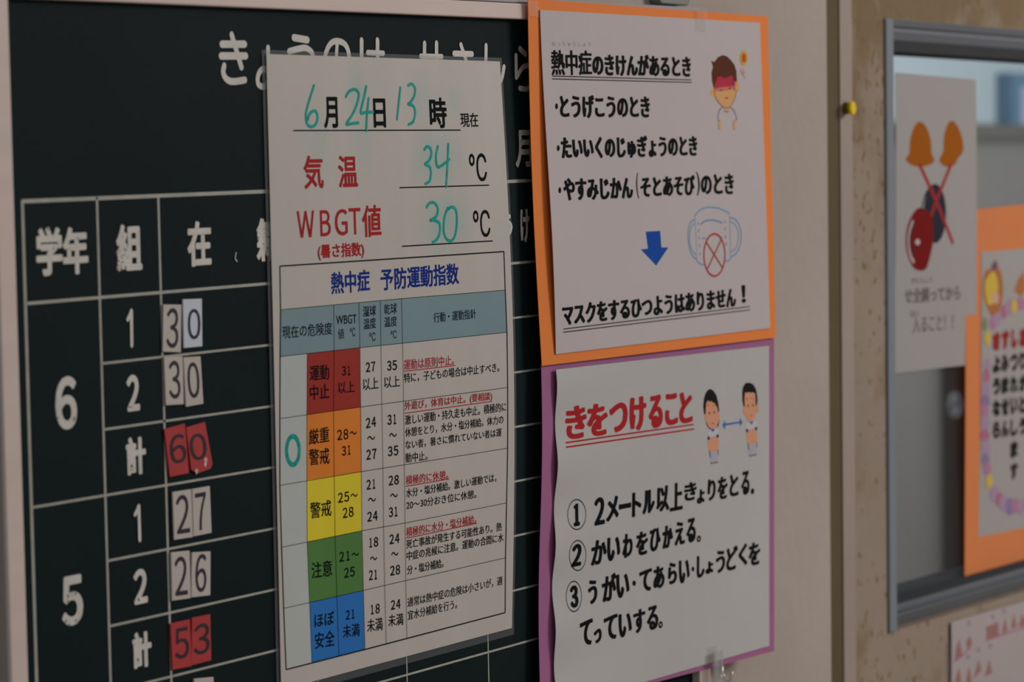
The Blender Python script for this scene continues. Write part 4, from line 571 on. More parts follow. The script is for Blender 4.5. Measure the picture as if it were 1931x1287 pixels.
  ["P","print_navy",[[1.85459,1.3311],[1.85444,1.33063],[1.85404,1.33026],[1.85345,1.33003],[1.85276,1.32999],[1.85207,1.33014],[1.85149,1.33045],[1.85111,1.33088],[1.85098,1.33137],[1.85113,1.33184],[1.85153,1.33221],[1.85212,1.33244],[1.85281,1.33248],[1.8535,1.33233],[1.85408,1.33202],[1.85446,1.33159]]],
  ["P","print_navy",[[1.86743,1.3315],[1.86728,1.33103],[1.86688,1.33065],[1.86628,1.33042],[1.86559,1.33038],[1.86489,1.33053],[1.8643,1.33084],[1.86392,1.33128],[1.86379,1.33177],[1.86394,1.33224],[1.86434,1.33261],[1.86493,1.33284],[1.86563,1.33289],[1.86633,1.33274],[1.86691,1.33242],[1.8673,1.33199]]],
  ["P","skin_tan",[[1.85091,1.34451],[1.85074,1.34357],[1.85031,1.34279],[1.84968,1.3423],[1.84894,1.34216],[1.84822,1.3424],[1.84761,1.34298],[1.84721,1.34382],[1.84709,1.34478],[1.84726,1.34572],[1.84769,1.3465],[1.84832,1.34699],[1.84905,1.34713],[1.84978,1.34689],[1.85039,1.34631],[1.85078,1.34548]]],
  ["P","skin_tan",[[1.86985,1.34451],[1.86969,1.34356],[1.86925,1.34277],[1.86861,1.34227],[1.86786,1.34213],[1.86713,1.34238],[1.86651,1.34296],[1.8661,1.34381],[1.86598,1.34477],[1.86614,1.34572],[1.86658,1.34651],[1.86722,1.34701],[1.86796,1.34715],[1.8687,1.3469],[1.86932,1.34632],[1.86972,1.34548]]],
  ["P","skin_tan",[[1.84901,1.35035],[1.84862,1.35394],[1.85007,1.35677],[1.85735,1.35711],[1.86473,1.35582],[1.86648,1.35284],[1.8663,1.34919],[1.86616,1.34592],[1.8656,1.34297],[1.86484,1.34068],[1.86381,1.33892],[1.86246,1.33775],[1.86093,1.33704],[1.85935,1.33667],[1.85775,1.33665],[1.85624,1.33687],[1.85471,1.33749],[1.85299,1.33866],[1.85138,1.34033],[1.85011,1.34259],[1.84923,1.34515],[1.84892,1.34765]]],
  ["P","hair_black",[[1.84827,1.34729],[1.84635,1.35157],[1.84626,1.35675],[1.84724,1.36031],[1.85021,1.36246],[1.85191,1.36303],[1.85697,1.36282],[1.86203,1.36147],[1.86592,1.35809],[1.86755,1.35433],[1.86803,1.35012],[1.86704,1.34679],[1.86513,1.3477],[1.86472,1.35504],[1.86134,1.3562],[1.8585,1.35596],[1.85569,1.35666],[1.8523,1.35626],[1.85007,1.35692],[1.84929,1.35241],[1.8494,1.34747]]],
  ["L","print_red",0.0006,False,[[1.85131,1.35217],[1.85424,1.35229]]],
  ["L","print_red",0.0006,False,[[1.8592,1.35206],[1.86181,1.3522]]],
  ["P","hair_brown",[[1.85537,1.34748],[1.85526,1.34711],[1.85497,1.34682],[1.85456,1.34667],[1.85411,1.34671],[1.85371,1.3469],[1.85343,1.34723],[1.85334,1.34762],[1.85345,1.348],[1.85374,1.34828],[1.85415,1.34843],[1.8546,1.3484],[1.855,1.3482],[1.85528,1.34787]]],
  ["P","hair_brown",[[1.86216,1.34738],[1.86205,1.34701],[1.86176,1.34672],[1.86135,1.34657],[1.8609,1.34661],[1.86049,1.3468],[1.86022,1.34713],[1.86012,1.34752],[1.86023,1.3479],[1.86052,1.34819],[1.86093,1.34833],[1.86139,1.3483],[1.86179,1.3481],[1.86207,1.34777]]],
  ["L","print_red",0.0007,False,[[1.85737,1.34068],[1.85851,1.34076],[1.85987,1.34077]]],
  ["P","print_arrow",[[1.82129,1.33826],[1.84235,1.33812],[1.84233,1.33693],[1.82126,1.33683]]],
  ["P","print_arrow",[[1.81743,1.33752],[1.8221,1.34036],[1.82154,1.33424]]],
  ["P","print_arrow",[[1.84648,1.33731],[1.84207,1.34073],[1.84229,1.33466]]],
 ],
 'clap': {"kind":"loose","base":-0.0085,"c":[[2.15164,1.57515],[2.29991,1.5728],[2.30387,1.34926],[2.15014,1.35103]]},
 'clap_art': [
  ["P","print_hat",[[2.16808,1.51095],[2.16925,1.51218],[2.17219,1.51341],[2.17458,1.51526],[2.17524,1.51814],[2.17535,1.52164],[2.17612,1.52515],[2.17808,1.52867],[2.18071,1.5322],[2.18366,1.53508],[2.18689,1.53718],[2.19045,1.53863],[2.19417,1.53913],[2.19821,1.53845],[2.20241,1.5368],[2.20611,1.53462],[2.20915,1.53189],[2.21169,1.52863],[2.21357,1.52529],[2.21435,1.52181],[2.21446,1.51826],[2.21502,1.51527],[2.21707,1.51318],[2.21956,1.51165],[2.22049,1.51025],[2.21905,1.50882],[2.21605,1.50754],[2.21198,1.50651],[2.20658,1.50575],[2.20014,1.50524],[2.19389,1.50507],[2.18805,1.50526],[2.18239,1.50578],[2.17752,1.50661],[2.17327,1.50785],[2.16979,1.5094]]],
  ["P","print_hat",[[2.22968,1.51087],[2.23135,1.5124],[2.2342,1.51415],[2.23646,1.51654],[2.23721,1.52],[2.23739,1.52409],[2.23809,1.5279],[2.23973,1.53124],[2.24189,1.53431],[2.24439,1.53679],[2.24724,1.5387],[2.25043,1.54002],[2.25379,1.54041],[2.25738,1.53966],[2.26115,1.53796],[2.26467,1.53567],[2.26804,1.53264],[2.27117,1.52901],[2.27339,1.52551],[2.27459,1.52232],[2.27488,1.51926],[2.27398,1.51656],[2.27123,1.51436],[2.2673,1.51252],[2.26387,1.51082],[2.26197,1.50914],[2.26057,1.50761],[2.25823,1.50637],[2.25405,1.50544],[2.24894,1.50481],[2.2442,1.50464],[2.24009,1.5051],[2.23633,1.50601],[2.23337,1.50708],[2.23123,1.50817],[2.22987,1.50941]]],
  ["P","print_black",[[2.24247,1.46887],[2.24206,1.4638],[2.24062,1.45899],[2.23824,1.45472],[2.23502,1.45117],[2.23115,1.44855],[2.2268,1.44697],[2.22221,1.44651],[2.2176,1.44719],[2.2132,1.44896],[2.20924,1.45175],[2.20591,1.45539],[2.20338,1.45972],[2.20176,1.46451],[2.20115,1.46953],[2.20157,1.47453],[2.203,1.47927],[2.20537,1.48351],[2.20856,1.48705],[2.21241,1.4897],[2.21674,1.49134],[2.22132,1.49187],[2.22592,1.49126],[2.23033,1.48954],[2.2343,1.4868],[2.23765,1.48316],[2.24021,1.47881],[2.24185,1.47396]]],
  ["L","print_black",0.002,False,[[2.21252,1.48992],[2.20987,1.48817],[2.20614,1.48563],[2.20287,1.48277],[2.20048,1.47929],[2.19853,1.47549],[2.19722,1.47281]]],
  ["L","print_red2",0.0042,False,[[2.19303,1.5065],[2.22345,1.4793],[2.25506,1.44654]]],
  ["L","print_red2",0.0042,False,[[2.25101,1.50633],[2.22346,1.47849],[2.20722,1.45856]]],
  ["P","print_red3",[[2.18402,1.47133],[2.18813,1.47314],[2.19227,1.47405],[2.19675,1.47409],[2.20217,1.47313],[2.20794,1.47131],[2.21263,1.4691],[2.21558,1.46671],[2.21743,1.46393],[2.21859,1.46064],[2.21914,1.45651],[2.219,1.45186],[2.21834,1.4475],[2.21718,1.44374],[2.2155,1.44026],[2.21343,1.43687],[2.21125,1.43313],[2.20869,1.42947],[2.20508,1.42697],[2.1996,1.42615],[2.1931,1.42649],[2.18737,1.42753],[2.18309,1.42915],[2.17956,1.43146],[2.17643,1.43435],[2.17336,1.43788],[2.17068,1.44199],[2.16909,1.44631],[2.16882,1.45095],[2.16964,1.45583],[2.17156,1.46036],[2.17496,1.46454],[2.17947,1.46839]]],
  ["L","print_pale",0.003,False,[[2.18077,1.46372],[2.17902,1.46165],[2.1766,1.45869],[2.17476,1.45559],[2.17389,1.45252],[2.1736,1.4493],[2.17386,1.4462],[2.17483,1.44319],[2.17635,1.44029],[2.17803,1.43784],[2.17996,1.43595],[2.18204,1.43452],[2.18351,1.43356]]],
  ["L","print_black",0.002,False,[[2.18473,1.46364],[2.18312,1.46153],[2.18091,1.45852],[2.17926,1.4555],[2.17853,1.45276],[2.17837,1.45002],[2.1789,1.44725],[2.18061,1.44415],[2.18302,1.44103],[2.18478,1.43884]]],
  ["P","print_pale",[[2.19476,1.44806],[2.19443,1.44716],[2.19346,1.44641],[2.192,1.44593],[2.19026,1.44579],[2.18852,1.44602],[2.18703,1.44657],[2.18603,1.44736],[2.18566,1.44827],[2.18598,1.44917],[2.18694,1.44991],[2.1884,1.45039],[2.19014,1.45053],[2.19188,1.45031],[2.19338,1.44976],[2.19438,1.44897]]],
 ],
 'clap_text': [["T","ink_soft",0.0003,"せ全調ってから",2.168434,1.402408,0.102243,-0.001233,-6.4e-05,0.011571],["T","ink_soft",0,"ぜんちょう",2.179424,1.417167,0.037774,-0.000508,-2.2e-05,0.004003],["T","ink_soft",0,"はい",2.179195,1.391967,0.014412,-0.000231,-2.6e-05,0.00481],["T","ink_soft",0.0001,"入ること！！",2.183352,1.37935,0.074807,-0.000736,-6.9e-05,0.01245]],
 'greet': {"kind":"loose","base":-0.0105,"c":[[2.2816,1.47074],[2.65604,1.48],[2.65391,1.16562],[2.28344,1.17439]]},
 'greet_page': {"kind":"loose","base":-0.01,"c":[[2.31263,1.43743],[2.6183,1.43883],[2.61658,1.2046],[2.31035,1.2114]]},
 'greet_text': [
  ["T","ink_red_dull",0.0018,"さ",2.333186,1.358071,0.016056,-0.000142,0.000132,0.015151],
  ["T","ink_red_dull",0.0018,"す",2.352462,1.357903,0.015176,-0.000134,0.000137,0.01571],
  ["T","ink_red_dull",0.0018,"し",2.371998,1.357746,0.012069,-0.000106,0.000138,0.015913],
  ["T","ink_red_dull",0.0018,"あ",2.388447,1.3577,0.020019,-0.000176,0.000137,0.01577],
  ["T","ink_dull",0.0012,"よ",2.334432,1.3398,0.015006,-0.000132,0.00012,0.013861],
  ["T","ink_dull",0.0012,"う",2.334747,1.322399,0.015022,-0.000132,0.00012,0.013811],
  ["T","ink_dull",0.0012,"な",2.335185,1.30497,0.015039,-0.000133,0.00012,0.013761],
  ["T","ink_dull",0.0012,"ら",2.335711,1.287514,0.015056,-0.000133,0.000119,0.013711],
  ["T","ink_dull",0.0012,"み",2.351574,1.339635,0.015181,-0.000134,0.000121,0.013942],
  ["T","ink_dull",0.0012,"ま",2.3519,1.322133,0.015198,-0.000134,0.000121,0.013891],
  ["T","ink_dull",0.0012,"せ",2.35235,1.304603,0.015215,-0.000134,0.00012,0.013841],
  ["T","ink_dull",0.0012,"ん",2.352891,1.287045,0.015232,-0.000134,0.00012,0.01379],
  ["T","ink_dull",0.0012,"つ",2.370008,1.339404,0.015371,-0.000136,0.000122,0.014028],
  ["T","ink_dull",0.0012,"れ",2.370346,1.321793,0.015388,-0.000136,0.000121,0.013977],
  ["T","ink_dull",0.0012,"い",2.37081,1.304154,0.015405,-0.000136,0.000121,0.013926],
  ["T","ink_dull",0.0012,"し",2.371367,1.286486,0.015422,-0.000136,0.000121,0.013874],
  ["T","ink_dull",0.0012,"ま",2.371976,1.268794,0.015438,-0.000136,0.00012,0.013821],
  ["T","ink_dull",0.0012,"す",2.372595,1.251079,0.01545,-0.000136,0.00012,0.013764],
  ["T","ink_dull",0.0012,"り",2.388664,1.339602,0.015564,-0.000137,0.000123,0.014117],
  ["T","ink_dull",0.0012,"が",2.389011,1.321881,0.015581,-0.000137,0.000122,0.014065],
  ["T","ink_dull",0.0012,"と",2.389488,1.304132,0.015598,-0.000138,0.000122,0.014014],
  ["T","ink_dull",0.0012,"う",2.390059,1.286355,0.015616,-0.000138,0.000121,0.013961],
 ],
 'greet_art': [
  ["P","print_tan",[[2.34043,1.43071],[2.34326,1.42905],[2.34592,1.42552],[2.34985,1.42179],[2.35336,1.41744],[2.355,1.41254],[2.35541,1.40726],[2.35515,1.40194],[2.35294,1.39612],[2.34701,1.38781],[2.33949,1.38213],[2.33147,1.38541],[2.32412,1.39172],[2.31908,1.39665],[2.31591,1.40204],[2.31486,1.40887],[2.31564,1.41535],[2.31817,1.41991],[2.32196,1.42291],[2.32672,1.42335],[2.33177,1.42371],[2.33637,1.42758]]],
  ["P","print_yellow",[[2.33733,1.42131],[2.34122,1.41853],[2.3442,1.41438],[2.34569,1.40999],[2.34542,1.40538],[2.34268,1.40059],[2.33821,1.39671],[2.33177,1.39474],[2.32556,1.39499],[2.32203,1.39882],[2.32012,1.4041],[2.31935,1.40933],[2.32033,1.41408],[2.32407,1.41722],[2.32885,1.41935],[2.33319,1.42109]]],
  ["P","print_purple",[[2.33041,1.42487],[2.34043,1.43071],[2.34447,1.42444],[2.33733,1.42131]]],
  ["P","print_pinkpale",[[2.34731,1.39971],[2.34681,1.3978],[2.34543,1.39622],[2.3434,1.39521],[2.34101,1.39492],[2.33864,1.3954],[2.33665,1.39657],[2.33533,1.39825],[2.33489,1.40019],[2.33539,1.4021],[2.33676,1.40367],[2.33879,1.40469],[2.34117,1.40498],[2.34354,1.40451],[2.34554,1.40334],[2.34687,1.40166]]],
  ["P","print_tan",[[2.37834,1.40417],[2.38578,1.41297],[2.39909,1.41936],[2.40167,1.40331],[2.39135,1.39914]]],
  ["P","print_pink",[[2.3415,1.37976],[2.34078,1.37749],[2.33879,1.37574],[2.33592,1.37486],[2.33274,1.37501],[2.32988,1.37616],[2.32791,1.37809],[2.32722,1.38041],[2.32793,1.38267],[2.32992,1.38442],[2.33278,1.38531],[2.33596,1.38517],[2.33882,1.38402],[2.3408,1.38209]]],
  ["P","print_lilac",[[2.35061,1.38274],[2.34983,1.38042],[2.34768,1.37863],[2.34459,1.37773],[2.34116,1.37789],[2.33809,1.37908],[2.33597,1.38105],[2.33522,1.38343],[2.33599,1.38574],[2.33814,1.38752],[2.34122,1.38844],[2.34464,1.38829],[2.34773,1.38711],[2.34986,1.38513]]],
  ["P","print_rose",[[2.36363,1.38814],[2.36294,1.38557],[2.36106,1.38358],[2.35837,1.38254],[2.35538,1.38268],[2.35271,1.38395],[2.35087,1.3861],[2.35023,1.38871],[2.35092,1.39126],[2.35279,1.39325],[2.35549,1.39429],[2.35847,1.39417],[2.36114,1.39291],[2.36298,1.39076]]],
  ["P","print_lilac",[[2.37844,1.39094],[2.37746,1.388],[2.37479,1.38573],[2.37094,1.38458],[2.3667,1.38476],[2.3629,1.38624],[2.36029,1.38873],[2.35938,1.39173],[2.36035,1.39464],[2.36301,1.39691],[2.36684,1.39808],[2.37108,1.39791],[2.37489,1.39644],[2.37752,1.39395]]],
  ["P","print_purple2",[[2.38785,1.39227],[2.38692,1.38986],[2.38436,1.38801],[2.3807,1.38708],[2.37665,1.38725],[2.37303,1.38849],[2.37053,1.39054],[2.36966,1.39301],[2.37059,1.3954],[2.37312,1.39725],[2.37677,1.39819],[2.38082,1.39804],[2.38446,1.39681],[2.38697,1.39475]]],
  ["P","print_pink",[[2.40039,1.39305],[2.39952,1.39058],[2.39716,1.38867],[2.39377,1.3877],[2.39002,1.38786],[2.38667,1.38911],[2.38436,1.39121],[2.38356,1.39373],[2.38442,1.39619],[2.38677,1.3981],[2.39015,1.39908],[2.3939,1.39893],[2.39726,1.39769],[2.39958,1.39559]]],
  ["P","print_lilac",[[2.33082,1.34645],[2.33017,1.34419],[2.32828,1.34246],[2.32552,1.3416],[2.32245,1.34178],[2.31967,1.34296],[2.31774,1.34491],[2.31702,1.34724],[2.31767,1.34949],[2.31956,1.35122],[2.32231,1.35209],[2.32537,1.35192],[2.32816,1.35074],[2.3301,1.34879]]],
  ["P","print_rose",[[2.32898,1.33726],[2.32834,1.33425],[2.32643,1.33192],[2.32364,1.33074],[2.32051,1.33094],[2.31767,1.33247],[2.31568,1.33503],[2.31493,1.33811],[2.31557,1.34111],[2.31747,1.34343],[2.32026,1.34462],[2.32339,1.34444],[2.32623,1.34292],[2.32823,1.34036]]],
  ["P","print_lilac",[[2.33008,1.32747],[2.32925,1.32458],[2.32681,1.32238],[2.32323,1.3213],[2.31924,1.32157],[2.31562,1.32311],[2.31308,1.32562],[2.31213,1.32861],[2.31295,1.33148],[2.31538,1.33368],[2.31895,1.33476],[2.32294,1.33452],[2.32657,1.33299],[2.32912,1.33047]]],
  ["P","print_purple2",[[2.32915,1.31822],[2.32833,1.3159],[2.3259,1.31415],[2.32236,1.31334],[2.31841,1.31361],[2.31483,1.31491],[2.31232,1.31698],[2.31139,1.31941],[2.3122,1.32172],[2.31461,1.32346],[2.31814,1.32428],[2.32209,1.32403],[2.32568,1.32274],[2.32821,1.32066]]],
  ["P","print_pink",[[2.32677,1.3095],[2.32612,1.30677],[2.32414,1.30468],[2.32124,1.30365],[2.31798,1.30389],[2.31501,1.30533],[2.31292,1.3077],[2.31212,1.31052],[2.31276,1.31324],[2.31473,1.31532],[2.31763,1.31636],[2.32088,1.31614],[2.32386,1.3147],[2.32596,1.31233]]],
  ["P","print_lilac",[[2.32945,1.29999],[2.32868,1.29706],[2.32634,1.29484],[2.3229,1.29377],[2.31904,1.29406],[2.31552,1.29565],[2.31305,1.29822],[2.31211,1.30126],[2.31287,1.30418],[2.3152,1.3064],[2.31863,1.30748],[2.32249,1.30721],[2.32601,1.30563],[2.3285,1.30305]]],
  ["P","print_rose",[[2.32916,1.2907],[2.32832,1.28847],[2.32583,1.28683],[2.32219,1.2861],[2.31812,1.28642],[2.31443,1.28772],[2.31185,1.28974],[2.31088,1.29209],[2.3117,1.2943],[2.31417,1.29593],[2.31779,1.29668],[2.32186,1.29637],[2.32557,1.29508],[2.32817,1.29306]]],
  ["P","print_lilac",[[2.32967,1.28091],[2.32894,1.27814],[2.32671,1.27606],[2.32342,1.27507],[2.31973,1.27537],[2.31638,1.27689],[2.31402,1.27934],[2.31311,1.28222],[2.31383,1.28498],[2.31605,1.28706],[2.31932,1.28806],[2.323,1.28777],[2.32637,1.28625],[2.32875,1.28381]]],
  ["P","print_purple2",[[2.32968,1.27115],[2.32897,1.26884],[2.32681,1.26712],[2.32364,1.26633],[2.3201,1.26663],[2.31687,1.26796],[2.31461,1.27004],[2.31374,1.27247],[2.31445,1.27477],[2.31659,1.27649],[2.31974,1.27729],[2.32329,1.277],[2.32652,1.27568],[2.32881,1.2736]]],
  ["P","print_pink",[[2.33302,1.26365],[2.33231,1.26142],[2.33018,1.25977],[2.32704,1.25902],[2.32353,1.25932],[2.32034,1.26062],[2.3181,1.26264],[2.31725,1.265],[2.31795,1.26722],[2.32007,1.26887],[2.32319,1.26963],[2.3267,1.26934],[2.3299,1.26805],[2.33216,1.26602]]],
  ["P","print_lilac",[[2.35128,1.242],[2.35043,1.23905],[2.34787,1.23686],[2.3441,1.23586],[2.33989,1.23626],[2.33606,1.23796],[2.33338,1.24063],[2.33236,1.24374],[2.3332,1.24667],[2.33573,1.24886],[2.33947,1.24987],[2.34368,1.24949],[2.34753,1.2478],[2.35025,1.24512]]],
  ["P","print_rose",[[2.35883,1.23701],[2.35808,1.23457],[2.35584,1.23277],[2.35255,1.23196],[2.34887,1.23231],[2.34553,1.23375],[2.34319,1.23597],[2.3423,1.23856],[2.34304,1.24099],[2.34526,1.24279],[2.34853,1.2436],[2.35221,1.24327],[2.35557,1.24184],[2.35793,1.23961]]],
  ["P","print_lilac",[[2.36994,1.23253],[2.36907,1.22984],[2.36648,1.22786],[2.3627,1.22699],[2.35847,1.2274],[2.35464,1.229],[2.35195,1.23147],[2.35094,1.23433],[2.35179,1.23701],[2.35435,1.23898],[2.35811,1.23986],[2.36234,1.23947],[2.36619,1.23788],[2.36891,1.2354]]],
  ["P","print_purple2",[[2.38202,1.22879],[2.38116,1.22583],[2.37858,1.22364],[2.3748,1.22265],[2.37058,1.22306],[2.36675,1.22479],[2.36406,1.22748],[2.36304,1.2306],[2.36389,1.23355],[2.36644,1.23574],[2.37019,1.23674],[2.37442,1.23635],[2.37827,1.23464],[2.38099,1.23194]]],
  ["P","print_pink",[[2.39294,1.22862],[2.39219,1.22604],[2.38993,1.22414],[2.38661,1.22328],[2.38291,1.22364],[2.37955,1.22514],[2.37719,1.22748],[2.37629,1.2302],[2.37704,1.23277],[2.37928,1.23467],[2.38257,1.23554],[2.38627,1.23519],[2.38965,1.2337],[2.39204,1.23135]]],
  ["P","print_lilac",[[2.40557,1.22611],[2.40478,1.22351],[2.40241,1.22159],[2.39895,1.22074],[2.39508,1.22112],[2.39157,1.22265],[2.38911,1.22502],[2.38818,1.22777],[2.38896,1.23036],[2.3913,1.23227],[2.39474,1.23314],[2.39861,1.23278],[2.40214,1.23126],[2.40463,1.22888]]],
  ["P","print_rose",[[2.41754,1.22715],[2.41689,1.22465],[2.41491,1.22278],[2.41201,1.22192],[2.40877,1.22223],[2.40582,1.22366],[2.40374,1.22591],[2.40295,1.22854],[2.4036,1.23103],[2.40555,1.2329],[2.40843,1.23377],[2.41168,1.23347],[2.41465,1.23205],[2.41674,1.2298]]],
  ["P","print_yellow",[[2.38421,1.39156],[2.38353,1.38898],[2.38168,1.38696],[2.37903,1.38592],[2.37611,1.38604],[2.37349,1.38731],[2.37169,1.38947],[2.37107,1.3921],[2.37174,1.39467],[2.37359,1.39668],[2.37623,1.39773],[2.37916,1.39762],[2.38178,1.39635],[2.38358,1.39419]]],
  ["P","print_yellow",[[2.33008,1.36846],[2.32946,1.36593],[2.3277,1.36396],[2.32516,1.36295],[2.32233,1.3631],[2.31979,1.36437],[2.31803,1.36651],[2.31739,1.36909],[2.31802,1.37162],[2.31977,1.37358],[2.32231,1.3746],[2.32513,1.37446],[2.32768,1.3732],[2.32944,1.37106]]],
  ["P","print_yellow",[[2.3361,1.25361],[2.33555,1.25107],[2.33384,1.24915],[2.3313,1.24823],[2.32845,1.24849],[2.32586,1.24987],[2.32402,1.2521],[2.32331,1.25474],[2.32386,1.25727],[2.32556,1.25918],[2.32808,1.26011],[2.33093,1.25986],[2.33353,1.25849],[2.33538,1.25626]]],
  ["P","print_green",[[2.32268,1.37978],[2.32225,1.37742],[2.32107,1.37557],[2.31938,1.3746],[2.31751,1.37469],[2.31582,1.37582],[2.31466,1.37778],[2.31425,1.38016],[2.31468,1.38251],[2.31586,1.38436],[2.31755,1.38534],[2.31943,1.38526],[2.32111,1.38413],[2.32227,1.38217]]],
 ],
 'notice': {"kind":"loose","base":0.0008,"c":[[2.22645,1.15487],[2.52319,1.15211],[2.52218,1.03295],[2.22589,1.03733]]},
 'notice_art': [
  ["P","print_brick",[[2.24027,1.14023],[2.24416,1.13175],[2.24739,1.12533],[2.23195,1.12412],[2.23443,1.13306]]],
  ["P","print_brick",[[2.26155,1.14011],[2.26552,1.1329],[2.25642,1.12977],[2.25404,1.13576]]],
  ["P","print_brick",[[2.29333,1.14272],[2.31717,1.14375],[2.31858,1.13233],[2.29307,1.13228]]],
  ["P","print_brick",[[2.33101,1.14541],[2.33586,1.13384],[2.32375,1.13302]]],
  ["P","print_brick",[[2.34933,1.14655],[2.35422,1.13492],[2.34197,1.13477]]],
  ["P","print_brick",[[2.36595,1.1438],[2.37632,1.13348],[2.35861,1.13436]]],
  ["P","print_brick",[[2.24012,1.11835],[2.24538,1.10562],[2.23231,1.10749]]],
  ["P","print_brick",[[2.27799,1.11913],[2.28325,1.10964],[2.27335,1.10665],[2.26844,1.105]]],
  ["P","print_brick",[[2.29906,1.11624],[2.3054,1.10449],[2.29022,1.10359]]],
  ["P","print_brick",[[2.2598,1.11627],[2.26522,1.10277],[2.25362,1.10444]]],
  ["L","print_rose",0.0012,False,[[2.23196,1.12346],[2.26301,1.13056]]],
  ["L","print_rose",0.0012,False,[[2.29138,1.13217],[2.37452,1.13232]]],
  ["L","ink_soft",0.0009,False,[[2.22331,1.14048],[2.22228,1.12545],[2.22421,1.10866]]],
  ["P","print_greyish",[[2.26391,1.14949],[2.26338,1.14856],[2.26202,1.148],[2.26021,1.14796],[2.25842,1.14845],[2.25714,1.14935],[2.25671,1.1504],[2.25724,1.15134],[2.2586,1.1519],[2.26041,1.15194],[2.2622,1.15144],[2.26348,1.15055]]],
  ["P","print_greyish",[[2.31088,1.14862],[2.31033,1.14767],[2.30893,1.1471],[2.30706,1.14706],[2.30521,1.14757],[2.30389,1.14848],[2.30344,1.14955],[2.30399,1.1505],[2.30539,1.15106],[2.30726,1.1511],[2.30911,1.1506],[2.31043,1.14969]]],
  ["P","print_greyish",[[2.28161,1.12605],[2.28112,1.12511],[2.27978,1.12455],[2.27794,1.12452],[2.2761,1.12504],[2.27476,1.12596],[2.27427,1.12704],[2.27476,1.12798],[2.27611,1.12854],[2.27794,1.12856],[2.27978,1.12804],[2.28112,1.12713]]],
  ["P","print_greyish",[[2.30522,1.12627],[2.30472,1.12532],[2.30336,1.12475],[2.30149,1.12473],[2.29963,1.12525],[2.29826,1.12618],[2.29776,1.12726],[2.29826,1.12821],[2.29963,1.12878],[2.30149,1.1288],[2.30336,1.12828],[2.30472,1.12735]]],
  ["P","print_greyish",[[2.33333,1.15059],[2.33277,1.14964],[2.33135,1.14906],[2.32944,1.14902],[2.32757,1.14953],[2.32623,1.15045],[2.32578,1.15153],[2.32634,1.15248],[2.32776,1.15305],[2.32966,1.15309],[2.33154,1.15259],[2.33288,1.15167]]],
  ["P","print_greyish",[[2.26168,1.12338],[2.2612,1.12244],[2.25988,1.12189],[2.25807,1.12186],[2.25626,1.12238],[2.25493,1.1233],[2.25444,1.12437],[2.25492,1.1253],[2.25624,1.12585],[2.25805,1.12588],[2.25986,1.12536],[2.26119,1.12445]]],
 ],
 'pl': {"win_tl":[2.1158,1.6139],"win_bl":[2.1172,1.1605],"win_jamb":[2.129,1.3935],"strip":[2.0209,2.0416],"strip2":2.0617,"pin":[2.0488,1.5472],"hang":[[1.7642,1.6123],[1.8051,1.6102]],"tape1":[[1.7833,1.6077],[1.7976,1.6076],[1.7981,1.5927],[1.7838,1.5932]],"tape2":[[1.578,1.6037],[1.5893,1.6038],[1.5903,1.5946],[1.579,1.5948]],"tape3":[[1.7937,1.1945],[1.8068,1.1945],[1.8074,1.1847],[1.7942,1.1848]],"hook":[1.8014,1.1775],"head1":[2.1375,1.6085],"head2":[2.1374,1.6054],"head3":[2.1373,1.5988],"head4":[2.1502,1.5904],"sill1":[2.131,1.1784],"sill2":[2.1441,1.1832],"band_t":[5.318,1.5851],"band_b":[5.3177,1.5603],"bw_l":[4.8447,1.7036],"bw_r":[5.3895,1.1366],"fr_l":[5.2657,1.6566],"fr_r":[5.3115,1.6527],"cab_l":[4.9941,0.9764],"cab_r":[3.879,1.0953],"cab_t":[4.8057,1.2259],"cab_b":[3.8249,0.942],"ring":[4.7546,1.1203],"edge":[5.1882,1.7018]},
 'cam': {"C":[0.0,-0.9866972555013386,1.5],"M":[[0.5258583,-0.0503739,0.8490792],[-0.8504791,-0.016373,0.5257539],[-0.0125823,-0.9985962,-0.0514519]]},
}
heat_paper(DATA['smears'])
# ------------------------------------------------------------------ object helpers
def link(o, parent=None):
    COL.objects.link(o)
    if parent is not None: o.parent = parent
    return o
def wloc(o):
    v = Vector((0, 0, 0))
    while o is not None: v += o.location; o = o.parent
    return v
def mesh(name, V, F, mats, parent=None, idx=None, smooth=False, origin=None):
    off = wloc(parent) if parent is not None else Vector(origin or (0, 0, 0))
    me = bpy.data.meshes.new(name)
    me.from_pydata([(v[0] - off[0], v[1] - off[1], v[2] - off[2]) for v in V], [], F)
    for m in (mats if isinstance(mats, (list, tuple)) else [mats]): me.materials.append(MATS[m])
    if idx: me.polygons.foreach_set('material_index', idx)
    if smooth: me.polygons.foreach_set('use_smooth', [True] * len(F))
    me.update()
    o = bpy.data.objects.new(name, me)
    if parent is None: o.location = off
    return link(o, parent)
def empty(name, loc, label, cat, group=None):
    o = bpy.data.objects.new(name, None); o.empty_display_size = .02; o.location = loc; o['label'] = label; o['category'] = cat
    if group: o['group'] = group
    return link(o)
def boxvf(x0, x1, y0, y1, z0, z1, base=0):
    V = [(x0, y0, z0), (x1, y0, z0), (x1, y1, z0), (x0, y1, z0), (x0, y0, z1), (x1, y0, z1), (x1, y1, z1), (x0, y1, z1)]
    F = [(0, 3, 2, 1), (4, 5, 6, 7), (0, 1, 5, 4), (1, 2, 6, 5), (2, 3, 7, 6), (3, 0, 4, 7)]
    return V, [tuple(i + base for i in f) for f in F]
def boxes(lst):
    V, F = [], []
    for b in lst:
        v, f = boxvf(*b, base=len(V)); V += v; F += f
    return V, F
def bevel(o, w=.0008, n=2):
    m = o.modifiers.new('bevel', 'BEVEL'); m.width = w; m.segments = n; m.limit_method = 'ANGLE'; return o
def struct(name, V, F, m, parent=None):
    o = mesh(name, V, F, m, parent)
    if parent is None: o['kind'] = 'structure'
    return o

